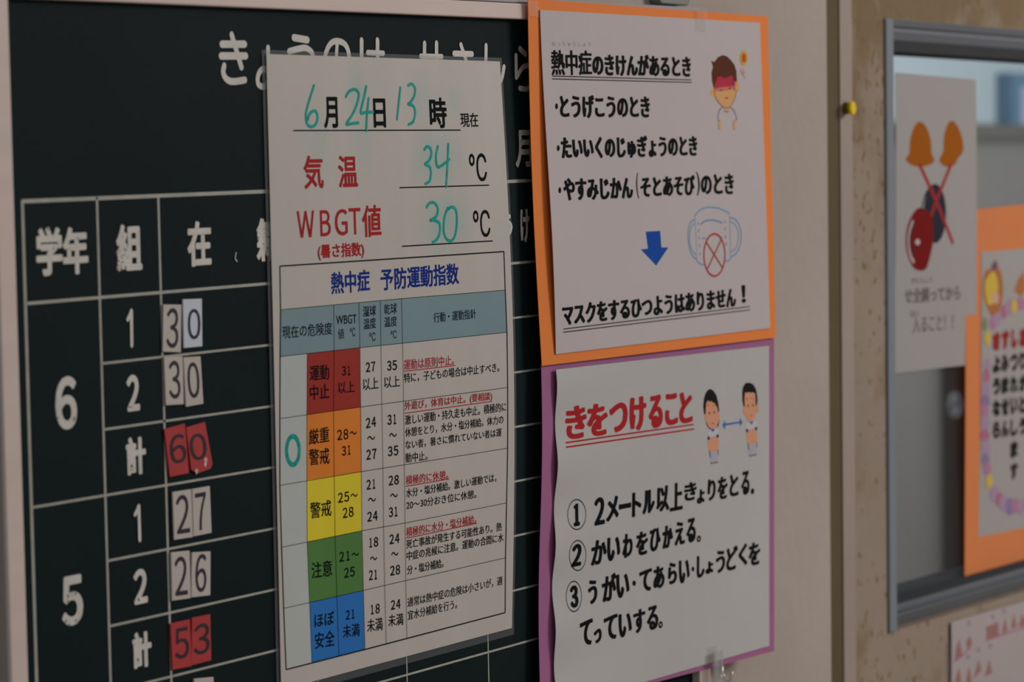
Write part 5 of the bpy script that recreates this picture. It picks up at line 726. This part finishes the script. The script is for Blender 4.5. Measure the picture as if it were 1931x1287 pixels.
# ------------------------------------------------------------------ papers: a curved surface and everything printed on it
class Sheet:
    def __init__(s, d):
        s.kind, s.base = d['kind'], d['base']; s.c = [Vector(p) for p in d['c']]
        TL, TR, BR, BL = s.c; s.TL = TL; ex = ((TR - TL) + (BR - BL)) / 2; ey = ((TL - BL) + (TR - BR)) / 2
        s.w, s.h = ex.length, ey.length; s.rt, s.up = ex / s.w, ey / s.h
    def st(s, x, z):
        d = Vector((x, z)) - s.TL; return d.dot(s.rt) / s.w, -d.dot(s.up) / s.h
    def y(s, x, z): return -(s.base + lift(s.kind, *s.st(x, z)))
    def pos(s, a, b):
        TL, TR, BR, BL = s.c; p = (TL * (1 - a) + TR * a) * (1 - b) + (BL * (1 - a) + BR * a) * b; return p
    def grid(s, s0=0, s1=1, t0=0, t1=1, n=28, m=36, dy=0.0, thick=.0003):
        V, F = [], []
        for k in (0, 1):
            for j in range(m + 1):
                for i in range(n + 1):
                    p = s.pos(s0 + (s1 - s0) * i / n, t0 + (t1 - t0) * j / m); V.append((p[0], s.y(*p) + dy + k * thick, p[1]))
        N = (n + 1) * (m + 1)
        for j in range(m):
            for i in range(n):
                a = j * (n + 1) + i; F.append((a, a + n + 1, a + n + 2, a + 1)); F.append((N + a, N + a + 1, N + a + n + 2, N + a + n + 1))
        for i in range(n): F.append((i, i + 1, N + i + 1, N + i)); a = m * (n + 1) + i; F.append((a + 1, a, N + a, N + a + 1))
        for j in range(m): a = j * (n + 1); F.append((a + n + 1, a, N + a, N + a + n + 1)); a += n; F.append((a, a + n + 1, N + a + n + 1, N + a))
        return V, F
class Flat(Sheet):
    def __init__(s, base): s.kind, s.base = 'flat', base
    def y(s, x, z): return -s.base

GLYPH = {}
def glyphs(txt):
    if txt in GLYPH: return GLYPH[txt]
    c = bpy.data.curves.new('t', 'FONT'); c.body = txt; c.fill_mode = 'FRONT'; c.resolution_u = 4
    o = bpy.data.objects.new('t', c); COL.objects.link(o)
    me = bpy.data.meshes.new_from_object(o.evaluated_get(bpy.context.evaluated_depsgraph_get()))
    V = [(v.co.x, v.co.y) for v in me.vertices]; F = [tuple(p.vertices) for p in me.polygons]
    cnt = {}
    for f in F:
        for i in range(len(f)):
            e = tuple(sorted((f[i], f[(i + 1) % len(f)]))); cnt[e] = cnt.get(e, 0) + 1
    E = [e for e, k in cnt.items() if k == 1]
    bpy.data.objects.remove(o); bpy.data.curves.remove(c); bpy.data.meshes.remove(me)
    GLYPH[txt] = (V, F, E); return GLYPH[txt]
class Print:
    """flat print laid on a sheet: collects fills, strokes and letters, one mesh per part"""
    def __init__(s, sheet, lay=.0003): s.S, s.lay, s.V, s.F, s.I, s.m, s.k, s.n, s.mod, s.stp = sheet, lay, [], [], [], [], 0, 0, 7, 1e-6
    def mi(s, m):
        if m not in s.m: s.m.append(m)
        return s.m.index(m)
    def add(s, pts, faces, m, extra=0.0):
        b = len(s.V); i = s.mi(m); s.n = (s.n + 1) % s.mod; extra += s.n * s.stp      # ink laps never share one plane
        for x, z in pts: s.V.append((x, s.S.y(x, z) - s.lay - extra, z))
        for f in faces:
            a = pts[f[0]]; area_ = 0
            for q in range(1, len(f) - 1):
                p, r = pts[f[q]], pts[f[q + 1]]; area_ += (p[0] - a[0]) * (r[1] - a[1]) - (r[0] - a[0]) * (p[1] - a[1])
            if area_ < 0: f = tuple(reversed(f))
            s.F.append(tuple(b + q for q in f)); s.I.append(i)
    def ribbon(s, P, w, closed, m, extra=0, cap=8):
        r = w / 2; n = len(P); segs = [(P[i], P[(i + 1) % n]) for i in range(n if closed else n - 1)]
        for a, b in segs:
            d = (b[0] - a[0], b[1] - a[1]); L = math.hypot(*d)
            if L < 1e-7: continue
            k = max(1, int(L / .006)); nx, nz = -d[1] / L * r, d[0] / L * r; pts = []
            for i in range(k + 1):
                x, z = a[0] + d[0] * i / k, a[1] + d[1] * i / k; pts += [(x + nx, z + nz), (x - nx, z - nz)]
            s.add(pts, [(2 * i, 2 * i + 1, 2 * i + 3, 2 * i + 2) for i in range(k)], m, extra)
        if w > .0009 or cap == 6:
            for x, z in P: s.add([(x + r * math.cos(6.2832 * i / cap), z + r * math.sin(6.2832 * i / cap)) for i in range(cap)], [tuple(range(cap))], m, extra)
    def item(s, it):
        s.mod, s.stp = (41, 3.5e-6) if it[0] == 'T' else ((7, 1.1e-6) if it[1] != 'board_white' else (23, 3.5e-6))
        if it[0] == 'T':
            _, m, r, txt, ox, oz, ax, az, bx, bz = it; V, F, E = glyphs(txt)
            x0, x1 = min(v[0] for v in V), max(v[0] for v in V); y0, y1 = min(v[1] for v in V), max(v[1] for v in V)
            if not isinstance(r, (list, tuple)): r = (r, r)
            rx, rz = r; la, lb = math.hypot(ax, az), math.hypot(bx, bz); ia, ib = min(rx / la, .3), min(rz / lb, .3)
            pts = []
            for x, y in V:
                u = ia + (1 - 2 * ia) * (x - x0) / max(x1 - x0, 1e-6); v = ib + (1 - 2 * ib) * (y - y0) / max(y1 - y0, 1e-6)
                pts.append((ox + ax * u + bx * v, oz + az * u + bz * v))
            s.add(pts, F, m)
            if rx > 0:
                for i, j in E:
                    a, b = pts[i], pts[j]; d = (b[0] - a[0], b[1] - a[1]); L = math.hypot(*d)
                    if L < 1e-8: continue
                    nx, nz = -d[1] / L, d[0] / L; q = math.hypot(rx * nx, rz * nz); nx, nz = rx * rx * nx / q, rz * rz * nz / q
                    s.add([(a[0] + nx, a[1] + nz), (a[0] - nx, a[1] - nz), (b[0] - nx, b[1] - nz), (b[0] + nx, b[1] + nz)], [(0, 1, 2, 3)], m)
                if rx > .00015:
                    for i in {i for e in E for i in e}:
                        x, z = pts[i]; s.add([(x + rx * math.cos(6.2832 * q / 12), z + rz * math.sin(6.2832 * q / 12)) for q in range(12)], [tuple(range(12))], m)
        elif it[0] == 'L': s.ribbon(it[4], it[2], it[3], it[1], s.k * .000009)
        elif it[0] == 'P':
            P = it[2]; tri = tessellate_polygon([[Vector((p[0], p[1], 0)) for p in P]]); s.add(P, [tuple(t) for t in tri], it[1], s.k * .000009)
        elif it[0] == 'Q':
            a, b, c, d = [Vector(p) for p in it[2]]; n = 8; m_ = 10
            pts = [tuple((a * (1 - i / n) + b * (i / n)) * (1 - j / m_) + (d * (1 - i / n) + c * (i / n)) * (j / m_)) for j in range(m_ + 1) for i in range(n + 1)]
            s.add(pts, [(j * (n + 1) + i, j * (n + 1) + i + 1, (j + 1) * (n + 1) + i + 1, (j + 1) * (n + 1) + i) for j in range(m_) for i in range(n)], it[1])
        s.k += 1
    def build(s, name, parent):
        return mesh(name, s.V, s.F, s.m, parent, s.I)
def printed(name, sheet, items, parent, lay=.0003):
    p = Print(sheet, lay)
    for it in items: p.item(it)
    return p.build(name, parent)

PL = DATA['pl']
# ================================================================== SETTING
wx0, wz1, wz0 = PL['win_tl'][0], PL['win_tl'][1], PL['win_bl'][1]; wx1 = wx0 + 1.05
sx0, sx1 = PL['strip']; sx2 = PL['strip2']
V, F = boxes([(-3.0, 7.0, -3.6, 4.2, -.05, 0)]); struct('floor', V, F, 'floor_vinyl')
V, F = boxes([(-2.0, sx0, 0, .08, 0, 2.7)]); struct('wall_left', V, F, 'plaster')
V, F = boxes([(sx0, sx1, .0008, .08, 0, 2.7)]); struct('trim_1', V, F, 'groove_paint')
V, F = boxes([(sx1, sx2, -.0003, .08, 0, 2.7)]); bevel(struct('trim_2', V, F, 'trim_paint'), .0003)
V, F = boxes([(sx2, wx0 + .001, 0, .06, 0, 2.7), (wx1 - .001, 5.6, 0, .06, 0, 2.7), (wx0 + .001, wx1 - .001, 0, .06, wz1 - .0005, 2.7), (wx0 + .001, wx1 - .001, 0, .06, 0, wz0 + .0003)])
struct('wall_right', V, F, 'stained_panel')
# window: aluminium outer frame, stepped head, sill, dark gasket, glass
win = mesh('window_1', *boxes([(wx0, PL['win_jamb'][0], -.002, .05, wz0, wz1), (wx1 - .011, wx1, -.002, .05, wz0, wz1)]), 'frame_alu', origin=(wx0, 0, wz0)); win['kind'] = 'structure'; bevel(win, .001)
ja = PL['win_jamb'][0]; jb = wx1 - .011
def slant(x0, x1, z0, z1, y0, y1, yb=.05):               # bar whose face runs from y0 at its foot to y1 at its top
    V = [(x0, y0, z0), (x1, y0, z0), (x1, y1, z1), (x0, y1, z1), (x0, yb, z0), (x1, yb, z0), (x1, yb, z1), (x0, yb, z1)]
    return V, [(0, 1, 2, 3), (7, 6, 5, 4), (0, 4, 5, 1), (1, 5, 6, 2), (2, 6, 7, 3), (3, 7, 4, 0)]
bevel(mesh('head_frame', *slant(ja, jb, PL['head1'][1], wz1, .002, -.002), 'frame_alu', win), .0008)
mesh('head_groove', *boxes([(ja, jb, .0045, .05, PL['head2'][1], PL['head1'][1])]), 'frame_alu', win)
bevel(mesh('top_rail', *slant(ja, jb, PL['head3'][1], PL['head2'][1], .0065, .0015), 'frame_alu', win), .0006)
mesh('gasket', *boxes([(ja, jb, .006, .04, PL['head4'][1], PL['head3'][1]), (ja, jb, .006, .04, PL['sill1'][1], PL['sill2'][1]), (ja, ja + .004, .007, .04, wz0, wz1)]), 'gasket', win)
bevel(mesh('sill', *slant(ja, jb, wz0, PL['sill1'][1] - .006, .0095, -.0018), 'frame_alu', win), .0008)
bevel(mesh('sill_lip', *slant(ja, jb, PL['sill1'][1] - .0056, PL['sill1'][1], .003, -.0005), 'frame_alu', win), .0006)
mesh('glass_pane', *boxes([(ja, jb, .0135, .0165, wz0 + .004, wz1 - .004)]), 'glass', win)
# classroom beyond the glass
D = 1.25
def far(px, y): return px
z_bt, z_bb = PL['band_t'][1], PL['band_b'][1]
V, F = boxes([(1.9, 7.0, D, D + .06, z_bb, 2.7)]); struct('wall_far', V, F, 'far_paint')
V, F = boxes([(1.9, 7.0, D - .01, D + .06, 0, z_bb)]); struct('wall_lower', V, F, 'far_lower')
V, F = boxes([(1.9, 7.0, D - .03, D, z_bb, z_bt)]); struct('trim_3', V, F, 'far_rail')
# daylit window in the far wall
fx0, fx1 = PL['fr_l'][0], PL['fr_r'][0]; fz1 = PL['fr_l'][1]
w2 = mesh('window_2', *boxes([(fx0, fx1, D - .03, D, z_bt, fz1), (fx0 + .9, fx0 + .9 + (fx1 - fx0), D - .03, D, z_bt, fz1), (fx0, fx0 + .9, D - .03, D, fz1, fz1 + .02)]), 'far_frame', origin=(fx0, D, z_bt)); w2['kind'] = 'structure'
mesh('window_pane', *boxes([(fx1, fx0 + .9, D - .012, D - .004, z_bt, fz1)]), 'daylight_sky', w2)
cab = empty('cabinet', (PL['cab_l'][0] + .3, D - .06, 0), 'dark brown wooden cabinet standing behind the window glass, blurred', 'cabinet')
cx0 = PL['cab_l'][0]; cx1 = cx0 + .62
bevel(mesh('body', *boxes([(cx0, cx1, D - .12, D - .012, 0, PL['cab_t'][1])]), 'cabinet_wood', cab), .003)
for a, b in ((cx0 + .012, (cx0 + cx1) / 2 - .003), ((cx0 + cx1) / 2 + .003, cx1 - .012)):
    dr = bevel(mesh('door', *boxes([(a, b, D - .135, D - .12, .06, PL['cab_t'][1] - .02)]), 'cabinet_wood', cab), .002)
def torus(cx, cy, cz, R, r, n=28, m=10):
    V, F = [], []
    for i in range(n):
        a = 6.28318 * i / n
        for j in range(m):
            b = 6.28318 * j / m; V.append((cx + (R + r * math.cos(b)) * math.cos(a), cy + r * math.sin(b), cz + (R + r * math.cos(b)) * math.sin(a)))
    for i in range(n):
        for j in range(m): F.append((i * m + j, i * m + (j + 1) % m, ((i + 1) % n) * m + (j + 1) % m, ((i + 1) % n) * m + j))
    return V, F
rx, rz = PL['ring']
V, F = torus(rx, D - .141, rz, .016, .004); mesh('ring_pull', V, F, 'ring_white', cab, smooth=True)['label'] = 'white ring pull'

# ================================================================== BLACKBOARD
bo, brt = Vector(DATA['board']['o']), Vector(DATA['board']['rt']); bup = Vector((-brt[1], brt[0])); BASE = .014
def bl(u, v): p = bo + brt * u + bup * v; return p
def bbox_uv(u0, u1, v0, v1, y0, y1, base=0):
    q = [bl(u0, v0), bl(u1, v0), bl(u1, v1), bl(u0, v1)]
    V = [(p[0], y0, p[1]) for p in q] + [(p[0], y1, p[1]) for p in q]
    F = [(0, 1, 2, 3), (7, 6, 5, 4), (0, 4, 5, 1), (1, 5, 6, 2), (2, 6, 7, 3), (3, 7, 4, 0)]
    return V, [tuple(i + base for i in f) for f in F]
def bboxes(l):
    V, F = [], []
    for b in l: v, f = bbox_uv(*b, base=len(V)); V += v; F += f
    return V, F
u0, u1, v0, v1 = -.0119, .6465, -.50, .0945
r0 = bl((u0 + u1) / 2, v0)
board = empty('notice_blackboard', (r0[0], -.01, r0[1]), 'dark green blackboard with ruled white grid in a pale metal frame on the cream wall', 'blackboard')
mesh('board_face', *bboxes([(u0 - .004, u1 + .004, v0 - .004, v1 + .004, -BASE, -.001)]), 'board_face', board)
FL, FR, FW, LW = .0136, .0150, .0092, .0032
def rail(a): 
    V, F = bboxes(a); return V, F
def frame_piece(inner, lip):
    o = bevel(mesh('frame_rail', *bboxes([inner]), 'aluminium', board), .0009)
    bevel(mesh('frame_lip', *bboxes([lip]), 'aluminium_lip', o), .0006)
frame_piece((u0 - FL + .0012, u0, v0 - FW, v1 + .0, -.0195, -.0005), (u0 - FL, u0 - FL + .0012, v0 - FW, v1 + FW + LW, -.0190, -.0005))
frame_piece((u1, u1 + FR, v0 - FW, v1 + .0, -.0195, -.0005), (u1 + FR, u1 + FR + .002, v0 - FW, v1 + FW + LW, -.0175, -.0005))
frame_piece((u0 - FL + .0012, u1 + FR, v1, v1 + FW, -.0195, -.0005), (u0 - FL + .0012, u1 + FR, v1 + FW + .0004, v1 + FW + LW, -.0180, -.0005))
frame_piece((u0 - FW, u1 + FW, v0 - FW, v0, -.0195, -.0005), (u0 - FW, u1 + FW, v0 - FW - LW, v0 - FW, -.0180, -.0005))
P = Print(Flat(BASE), .00006)
def bline(ua, va, ub, vb, w): P.ribbon([tuple(bl(ua, va)), tuple(bl(ub, vb))], w, False, 'line_paint')
U = [0, .0548, .1025, .2289, .3143, .3995, .4848, .5700, .6520]
VV = [0, -.048] + [-.048 - .0321 * k for k in range(1, 15)]
bline(0, 0, U[8], 0, .0019)
bline(0, VV[1], U[8], VV[1], .0015)
for k in range(2, 15): bline(0 if (k - 1) % 3 == 0 else U[1], VV[k], U[8], VV[k], .0012)
for i, u in enumerate(U): bline(u, 0, u, VV[-1], .0020 if i == 0 else (.0016 if i < 3 else .0011))
P.build('ruled_lines', board)
printed('painted_lettering', Flat(BASE), DATA['board_letters'], board, .0001)

# ------------------------------------------------------------------ number cards
LAB = ['white number card 3 in the top grade-6 row, left of a brighter 0 card', 'brightest white number card 0 at the top, raised above the 3 beside it',
       'white number card 3 in the second grade-6 row, directly above the red cards', 'white number card 0 in the second grade-6 row, right of the 3 card',
       'tilted red number card 6 in the upper red pair', 'tilted red number card 0 with torn white lower corner, upper red pair',
       'white number card 2 beside the 7 card, first grade-5 row', 'white number card 7 with black numeral, first grade-5 row',
       'white number card 2 beside the 6 card, second grade-5 row', 'white number card 6 with black numeral, second grade-5 row',
       'red number card reading five, left half of the lower red pair', 'red number card reading three, right half of the lower red pair', 'white number card cut off by the bottom edge, lowest of the cards']
for i, c in enumerate(DATA['cards']):
    q = c['c']; m = {'w': 'card_white', 'w2': 'card_bright', 'r': 'card_red', 'rt': 'card_red'}[c['k']]
    cx, cz = sum(p[0] for p in q) / 4, sum(p[1] for p in q) / 4
    root = empty('number_card', (cx, -BASE - .001, min(p[1] for p in q)), LAB[i], 'number card', 'number cards on the blackboard')
    S = Flat(BASE + .0012)
    if c['k'] == 'rt':      # worn lower corners
        a, b_, c_, d = [Vector(p) for p in q]
        poly = [a, b_, b_.lerp(c_, .90), c_.lerp(d, .15) * .9 + b_.lerp(c_, .9) * .1, c_.lerp(d, .72), c_.lerp(d, .86) + (b_ - c_) * .05, d.lerp(a, .12)]
    else: poly = [Vector(p) for p in q]
    n = len(poly); yf, yb = -BASE - .0012, -BASE - .0002
    V = [(p[0], yf, p[1]) for p in poly] + [(p[0], yb, p[1]) for p in poly]
    F = [tuple(reversed(range(n))), tuple(range(n, 2 * n))] + [(k, (k + 1) % n, n + (k + 1) % n, n + k) for k in range(n)]
    bevel(mesh('card', V, F, m, root), .0002, 1)
    printed('digit', S, [c['item']], root, .00012)
    if c['k'] == 'rt':
        pr = Print(S, .00014)
        p1 = c_.lerp(b_, .22).lerp(d.lerp(a, .22), .30); p2 = c_.lerp(b_, .05).lerp(d.lerp(a, .05), .78)
        for p, rr in ((p1, .0012), (p1 + Vector((-.0004, -.0022)), .0009), (p2, .0011)):
            pr.add([(p[0] + rr * math.cos(k) * (1 + .3 * math.sin(3 * k)), p[1] + 1.3 * rr * math.sin(k)) for k in [6.283 * t / 11 for t in range(11)]], [tuple(range(11))], 'card_worn')
        pr.build('worn_patch', root)['label'] = 'whitish scuffed patch'

# ------------------------------------------------------------------ papers
def paper_root(name, S, label, cat, group=None):
    p = S.pos(.5, 1); return empty(name, (p[0], S.y(*p), p[1]), label, cat, group)
S = Sheet(DATA['heat'])
r = paper_root('heat_stress_sheet', S, 'long laminated white sheet with handwritten teal numbers above a coloured danger table', 'sheet')
V, F = S.grid(dy=0); mesh('paper', V, F, 'heat_page', r, smooth=False)
V, F = S.grid(-.013, 1.014, -.0065, 1.013, dy=.0006, thick=.0002); mesh('laminate_film', V, F, 'film', r)['label'] = 'clear plastic film margin'
for it in DATA['heat_cells']: printed('table_cell', S, [it], r, .00004)
printed('ruled_lines', S, DATA['heat_lines'], r, .00008)
printed('printed_text', S, DATA['heat_text'], r, .0001)
for a, b in ((0, 1), (1, 4), (4, 6), (6, 9), (9, 11), (11, 12)): printed('handwriting', S, DATA['heat_hand'][a:b], r, .00018)['label'] = 'teal marker ring' if a == 11 else 'teal marker number'

NG = DATA['girl_items']
def poster(name, back, page, mback, mpage, label, cat, parts, page_grid=(0, 1, 0, 1)):
    S = Sheet(DATA[back]); r = paper_root(name, S, label, cat)
    mesh('backing_card', *S.grid(), mback, r)
    Pg = Sheet(DATA[page]); pg = mesh('page', *Pg.grid(n=48, m=96), mpage, r)
    lay = .00006
    for nm, key, a, b in parts: printed(nm, Pg, DATA[key][a:b], pg, lay)
    return r
poster('purple_poster', 'purple', 'purple_page', 'purple_card', 'page_cool', 'white poster on purple card with large red heading and three circled numbers', 'poster',
       [('number_ring', 'purple_rules', k, k + 1) for k in (0, 1, 2)] + [('bullet', 'purple_rules', k, k + 1) for k in (3, 4)] + [('underline', 'purple_rules', k, k + 1) for k in (5, 6)] + [('girl_drawing', 'purple_art', 0, NG), ('boy_drawing', 'purple_art', NG, -3), ('arrow_print', 'purple_art', -3, None), ('printed_text', 'purple_text', 0, None)])
poster('orange_poster', 'orange', 'orange_page', 'orange_card', 'page', 'white poster on orange card with black writing, blue arrow and crossed-out mask', 'poster',
       [('underline', 'orange_rules', k, k + 1) for k in (3, 4, 5, 6)] + [('bullet', 'orange_rules', k, k + 1) for k in (0, 1, 2)] + [('arrow_print', 'orange_art', 0, 1), ('mask_drawing', 'orange_art', 1, 25), ('child_drawing', 'orange_art', 25, None), ('printed_text', 'orange_text', 0, None)])
poster('greeting_poster', 'greet', 'greet_page', 'orange_card_pale', 'page_grey', 'orange-backed poster with flower wreath and vertical writing on the window glass, cut off at right', 'poster',
       (('illustration', 'greet_art', 0, None), ('printed_text', 'greet_text', 0, None)))
S = Sheet(DATA['clap']); r = paper_root('castanet_poster', S, 'white poster with two yellow hats and red castanets taped to the window glass', 'poster')
pg = mesh('page', *S.grid(), 'page_grey', r); printed('illustration', S, DATA['clap_art'], r, .00008); printed('printed_text', S, DATA['clap_text'], r, .0001)
S = Sheet(DATA['notice']); r = paper_root('wall_notice', S, 'pale notice with small brick-red marks on the stained wall below the window', 'notice')
mesh('page', *S.grid(), 'page_dim', r); printed('illustration', S, DATA['notice_art'], r, .00008)

# ------------------------------------------------------------------ tape, hook, pin, hanger
def quad_plate(name, q, y, th, m, label, cat, group=None, wav=0.0):
    n = 6; V, F = [], []; a, b, c, d = [Vector(p) for p in q]
    for k in (0, 1):
        for j in range(n + 1):
            for i in range(n + 1):
                p = (a * (1 - i / n) + b * (i / n)) * (1 - j / n) + (d * (1 - i / n) + c * (i / n)) * (j / n); V.append((p[0], y + k * th - wav * math.sin(9 * j / n), p[1]))
    N = (n + 1) ** 2
    for j in range(n):
        for i in range(n):
            e = j * (n + 1) + i; F.append((e, e + n + 1, e + n + 2, e + 1)); F.append((N + e, N + e + 1, N + e + n + 2, N + e + n + 1))
    cx, cz = sum(p[0] for p in q) / 4, min(p[1] for p in q)
    o = mesh(name, V, F, m, origin=(cx, y, cz)); o['label'] = label; o['category'] = cat
    if group: o['group'] = group
    return o
quad_plate('clear_tape', PL['tape1'], -.0244, .0001, 'tape_clear', 'strip of clear tape over the top edge of the orange poster, near its right corner', 'tape', 'clear tape pieces')
quad_plate('clear_tape', PL['tape2'], -.0236, .0001, 'tape_clear', 'strip of clear tape on the top left corner of the orange poster', 'tape', 'clear tape pieces')
quad_plate('clear_tape', PL['tape3'], -.0226, .0001, 'tape_clear', 'strip of clear tape over the bottom edge of the purple poster', 'tape', 'clear tape pieces')
hx, hz = PL['hook']
hk = empty('clear_plastic_clip', (hx, -.024, hz - .008), 'small clear plastic clip hanging at the bottom edge of the purple poster', 'clip')
bevel(mesh('plate', *boxes([(hx - .006, hx + .006, -.0265, -.0245, hz - .008, hz + .014)]), 'plastic_clear', hk), .0008)
def tube(P, rad, n=10):
    V, F = [], []
    for i, p in enumerate(P):
        a = Vector(P[max(i - 1, 0)]); b = Vector(P[min(i + 1, len(P) - 1)]); t = (b - a).normalized()
        s1 = t.cross(Vector((1, 0, 0))).normalized(); s2 = t.cross(s1)
        for k in range(n): q = Vector(p) + rad * (math.cos(6.2832 * k / n) * s1 + math.sin(6.2832 * k / n) * s2); V.append(tuple(q))
    for i in range(len(P) - 1):
        for k in range(n): F.append((i * n + k, i * n + (k + 1) % n, (i + 1) * n + (k + 1) % n, (i + 1) * n + k))
    F.append(tuple(range(n))[::-1]); F.append(tuple(range((len(P) - 1) * n, len(P) * n))); return V, F
V, F = tube([(hx + .002, -.0265, hz + .008), (hx + .002, -.0275, hz - .001), (hx + .002, -.0300, hz - .006), (hx + .002, -.0335, hz - .005), (hx + .002, -.0345, hz + .001)], .0013)
mesh('hook_arm', V, F, 'plastic_clear', hk, smooth=True)
px, pz = PL['pin']
def lathe(prof, cx, cz, n=28):                            # profile (y, radius), axis along Y
    V, F = [], []
    for y, r_ in prof:
        for k in range(n): V.append((cx + r_ * math.cos(6.2832 * k / n), y, cz + r_ * math.sin(6.2832 * k / n)))
    for i in range(len(prof) - 1):
        for k in range(n): F.append((i * n + k, (i + 1) * n + k, (i + 1) * n + (k + 1) % n, i * n + (k + 1) % n))
    F.append(tuple(range(n))); F.append(tuple(range((len(prof) - 1) * n, len(prof) * n))[::-1]); return V, F
pin = empty('push_pin', (px, -.0005, pz - .0046), 'small yellow push pin in the pale trim left of the window', 'push pin')
V, F = lathe([(-.0074, .0040), (-.0070, .0047), (-.0058, .0050), (-.0048, .0046)], px, pz); mesh('cap', V, F, 'pin_yellow', pin, smooth=False)
V, F = lathe([(-.0048, .0034), (-.0034, .0034), (-.0022, .0044), (-.0005, .0045)], px, pz); mesh('collar', V, F, 'pin_dark', pin)['label'] = 'dark olive collar'
(ha, hb), (hc, hd) = PL['hang']
hg = empty('hanging_plate', ((ha + hc) / 2, -.001, hd), 'grey metal hanging plate on the wall above the blackboard top edge', 'bracket')
n = 8; pr = [(ha, hd + .09), (ha, hd + .004)] + [(ha + .004 - .004 * math.cos(a), hd + .004 - .004 * math.sin(a)) for a in (.5, 1.0, 1.57)] + [(hc - .004 + .004 * math.sin(a), hd + .004 - .004 * math.cos(a)) for a in (0, .5, 1.0)] + [(hc, hd + .004), (hc, hd + .09)]
n = len(pr); V = [(p[0], -.008, p[1]) for p in pr] + [(p[0], -.0002, p[1]) for p in pr]
F = [tuple(range(n)), tuple(range(n, 2 * n))[::-1]] + [(k, n + k, n + (k + 1) % n, (k + 1) % n) for k in range(n)]
bevel(mesh('plate', V, F, 'hanger_grey', hg), .001)
V, F = lathe([(-.0105, .003), (-.0098, .0042), (-.008, .0042)], (ha + hc) / 2, hd + .05); mesh('screw', V, F, 'aluminium', hg)
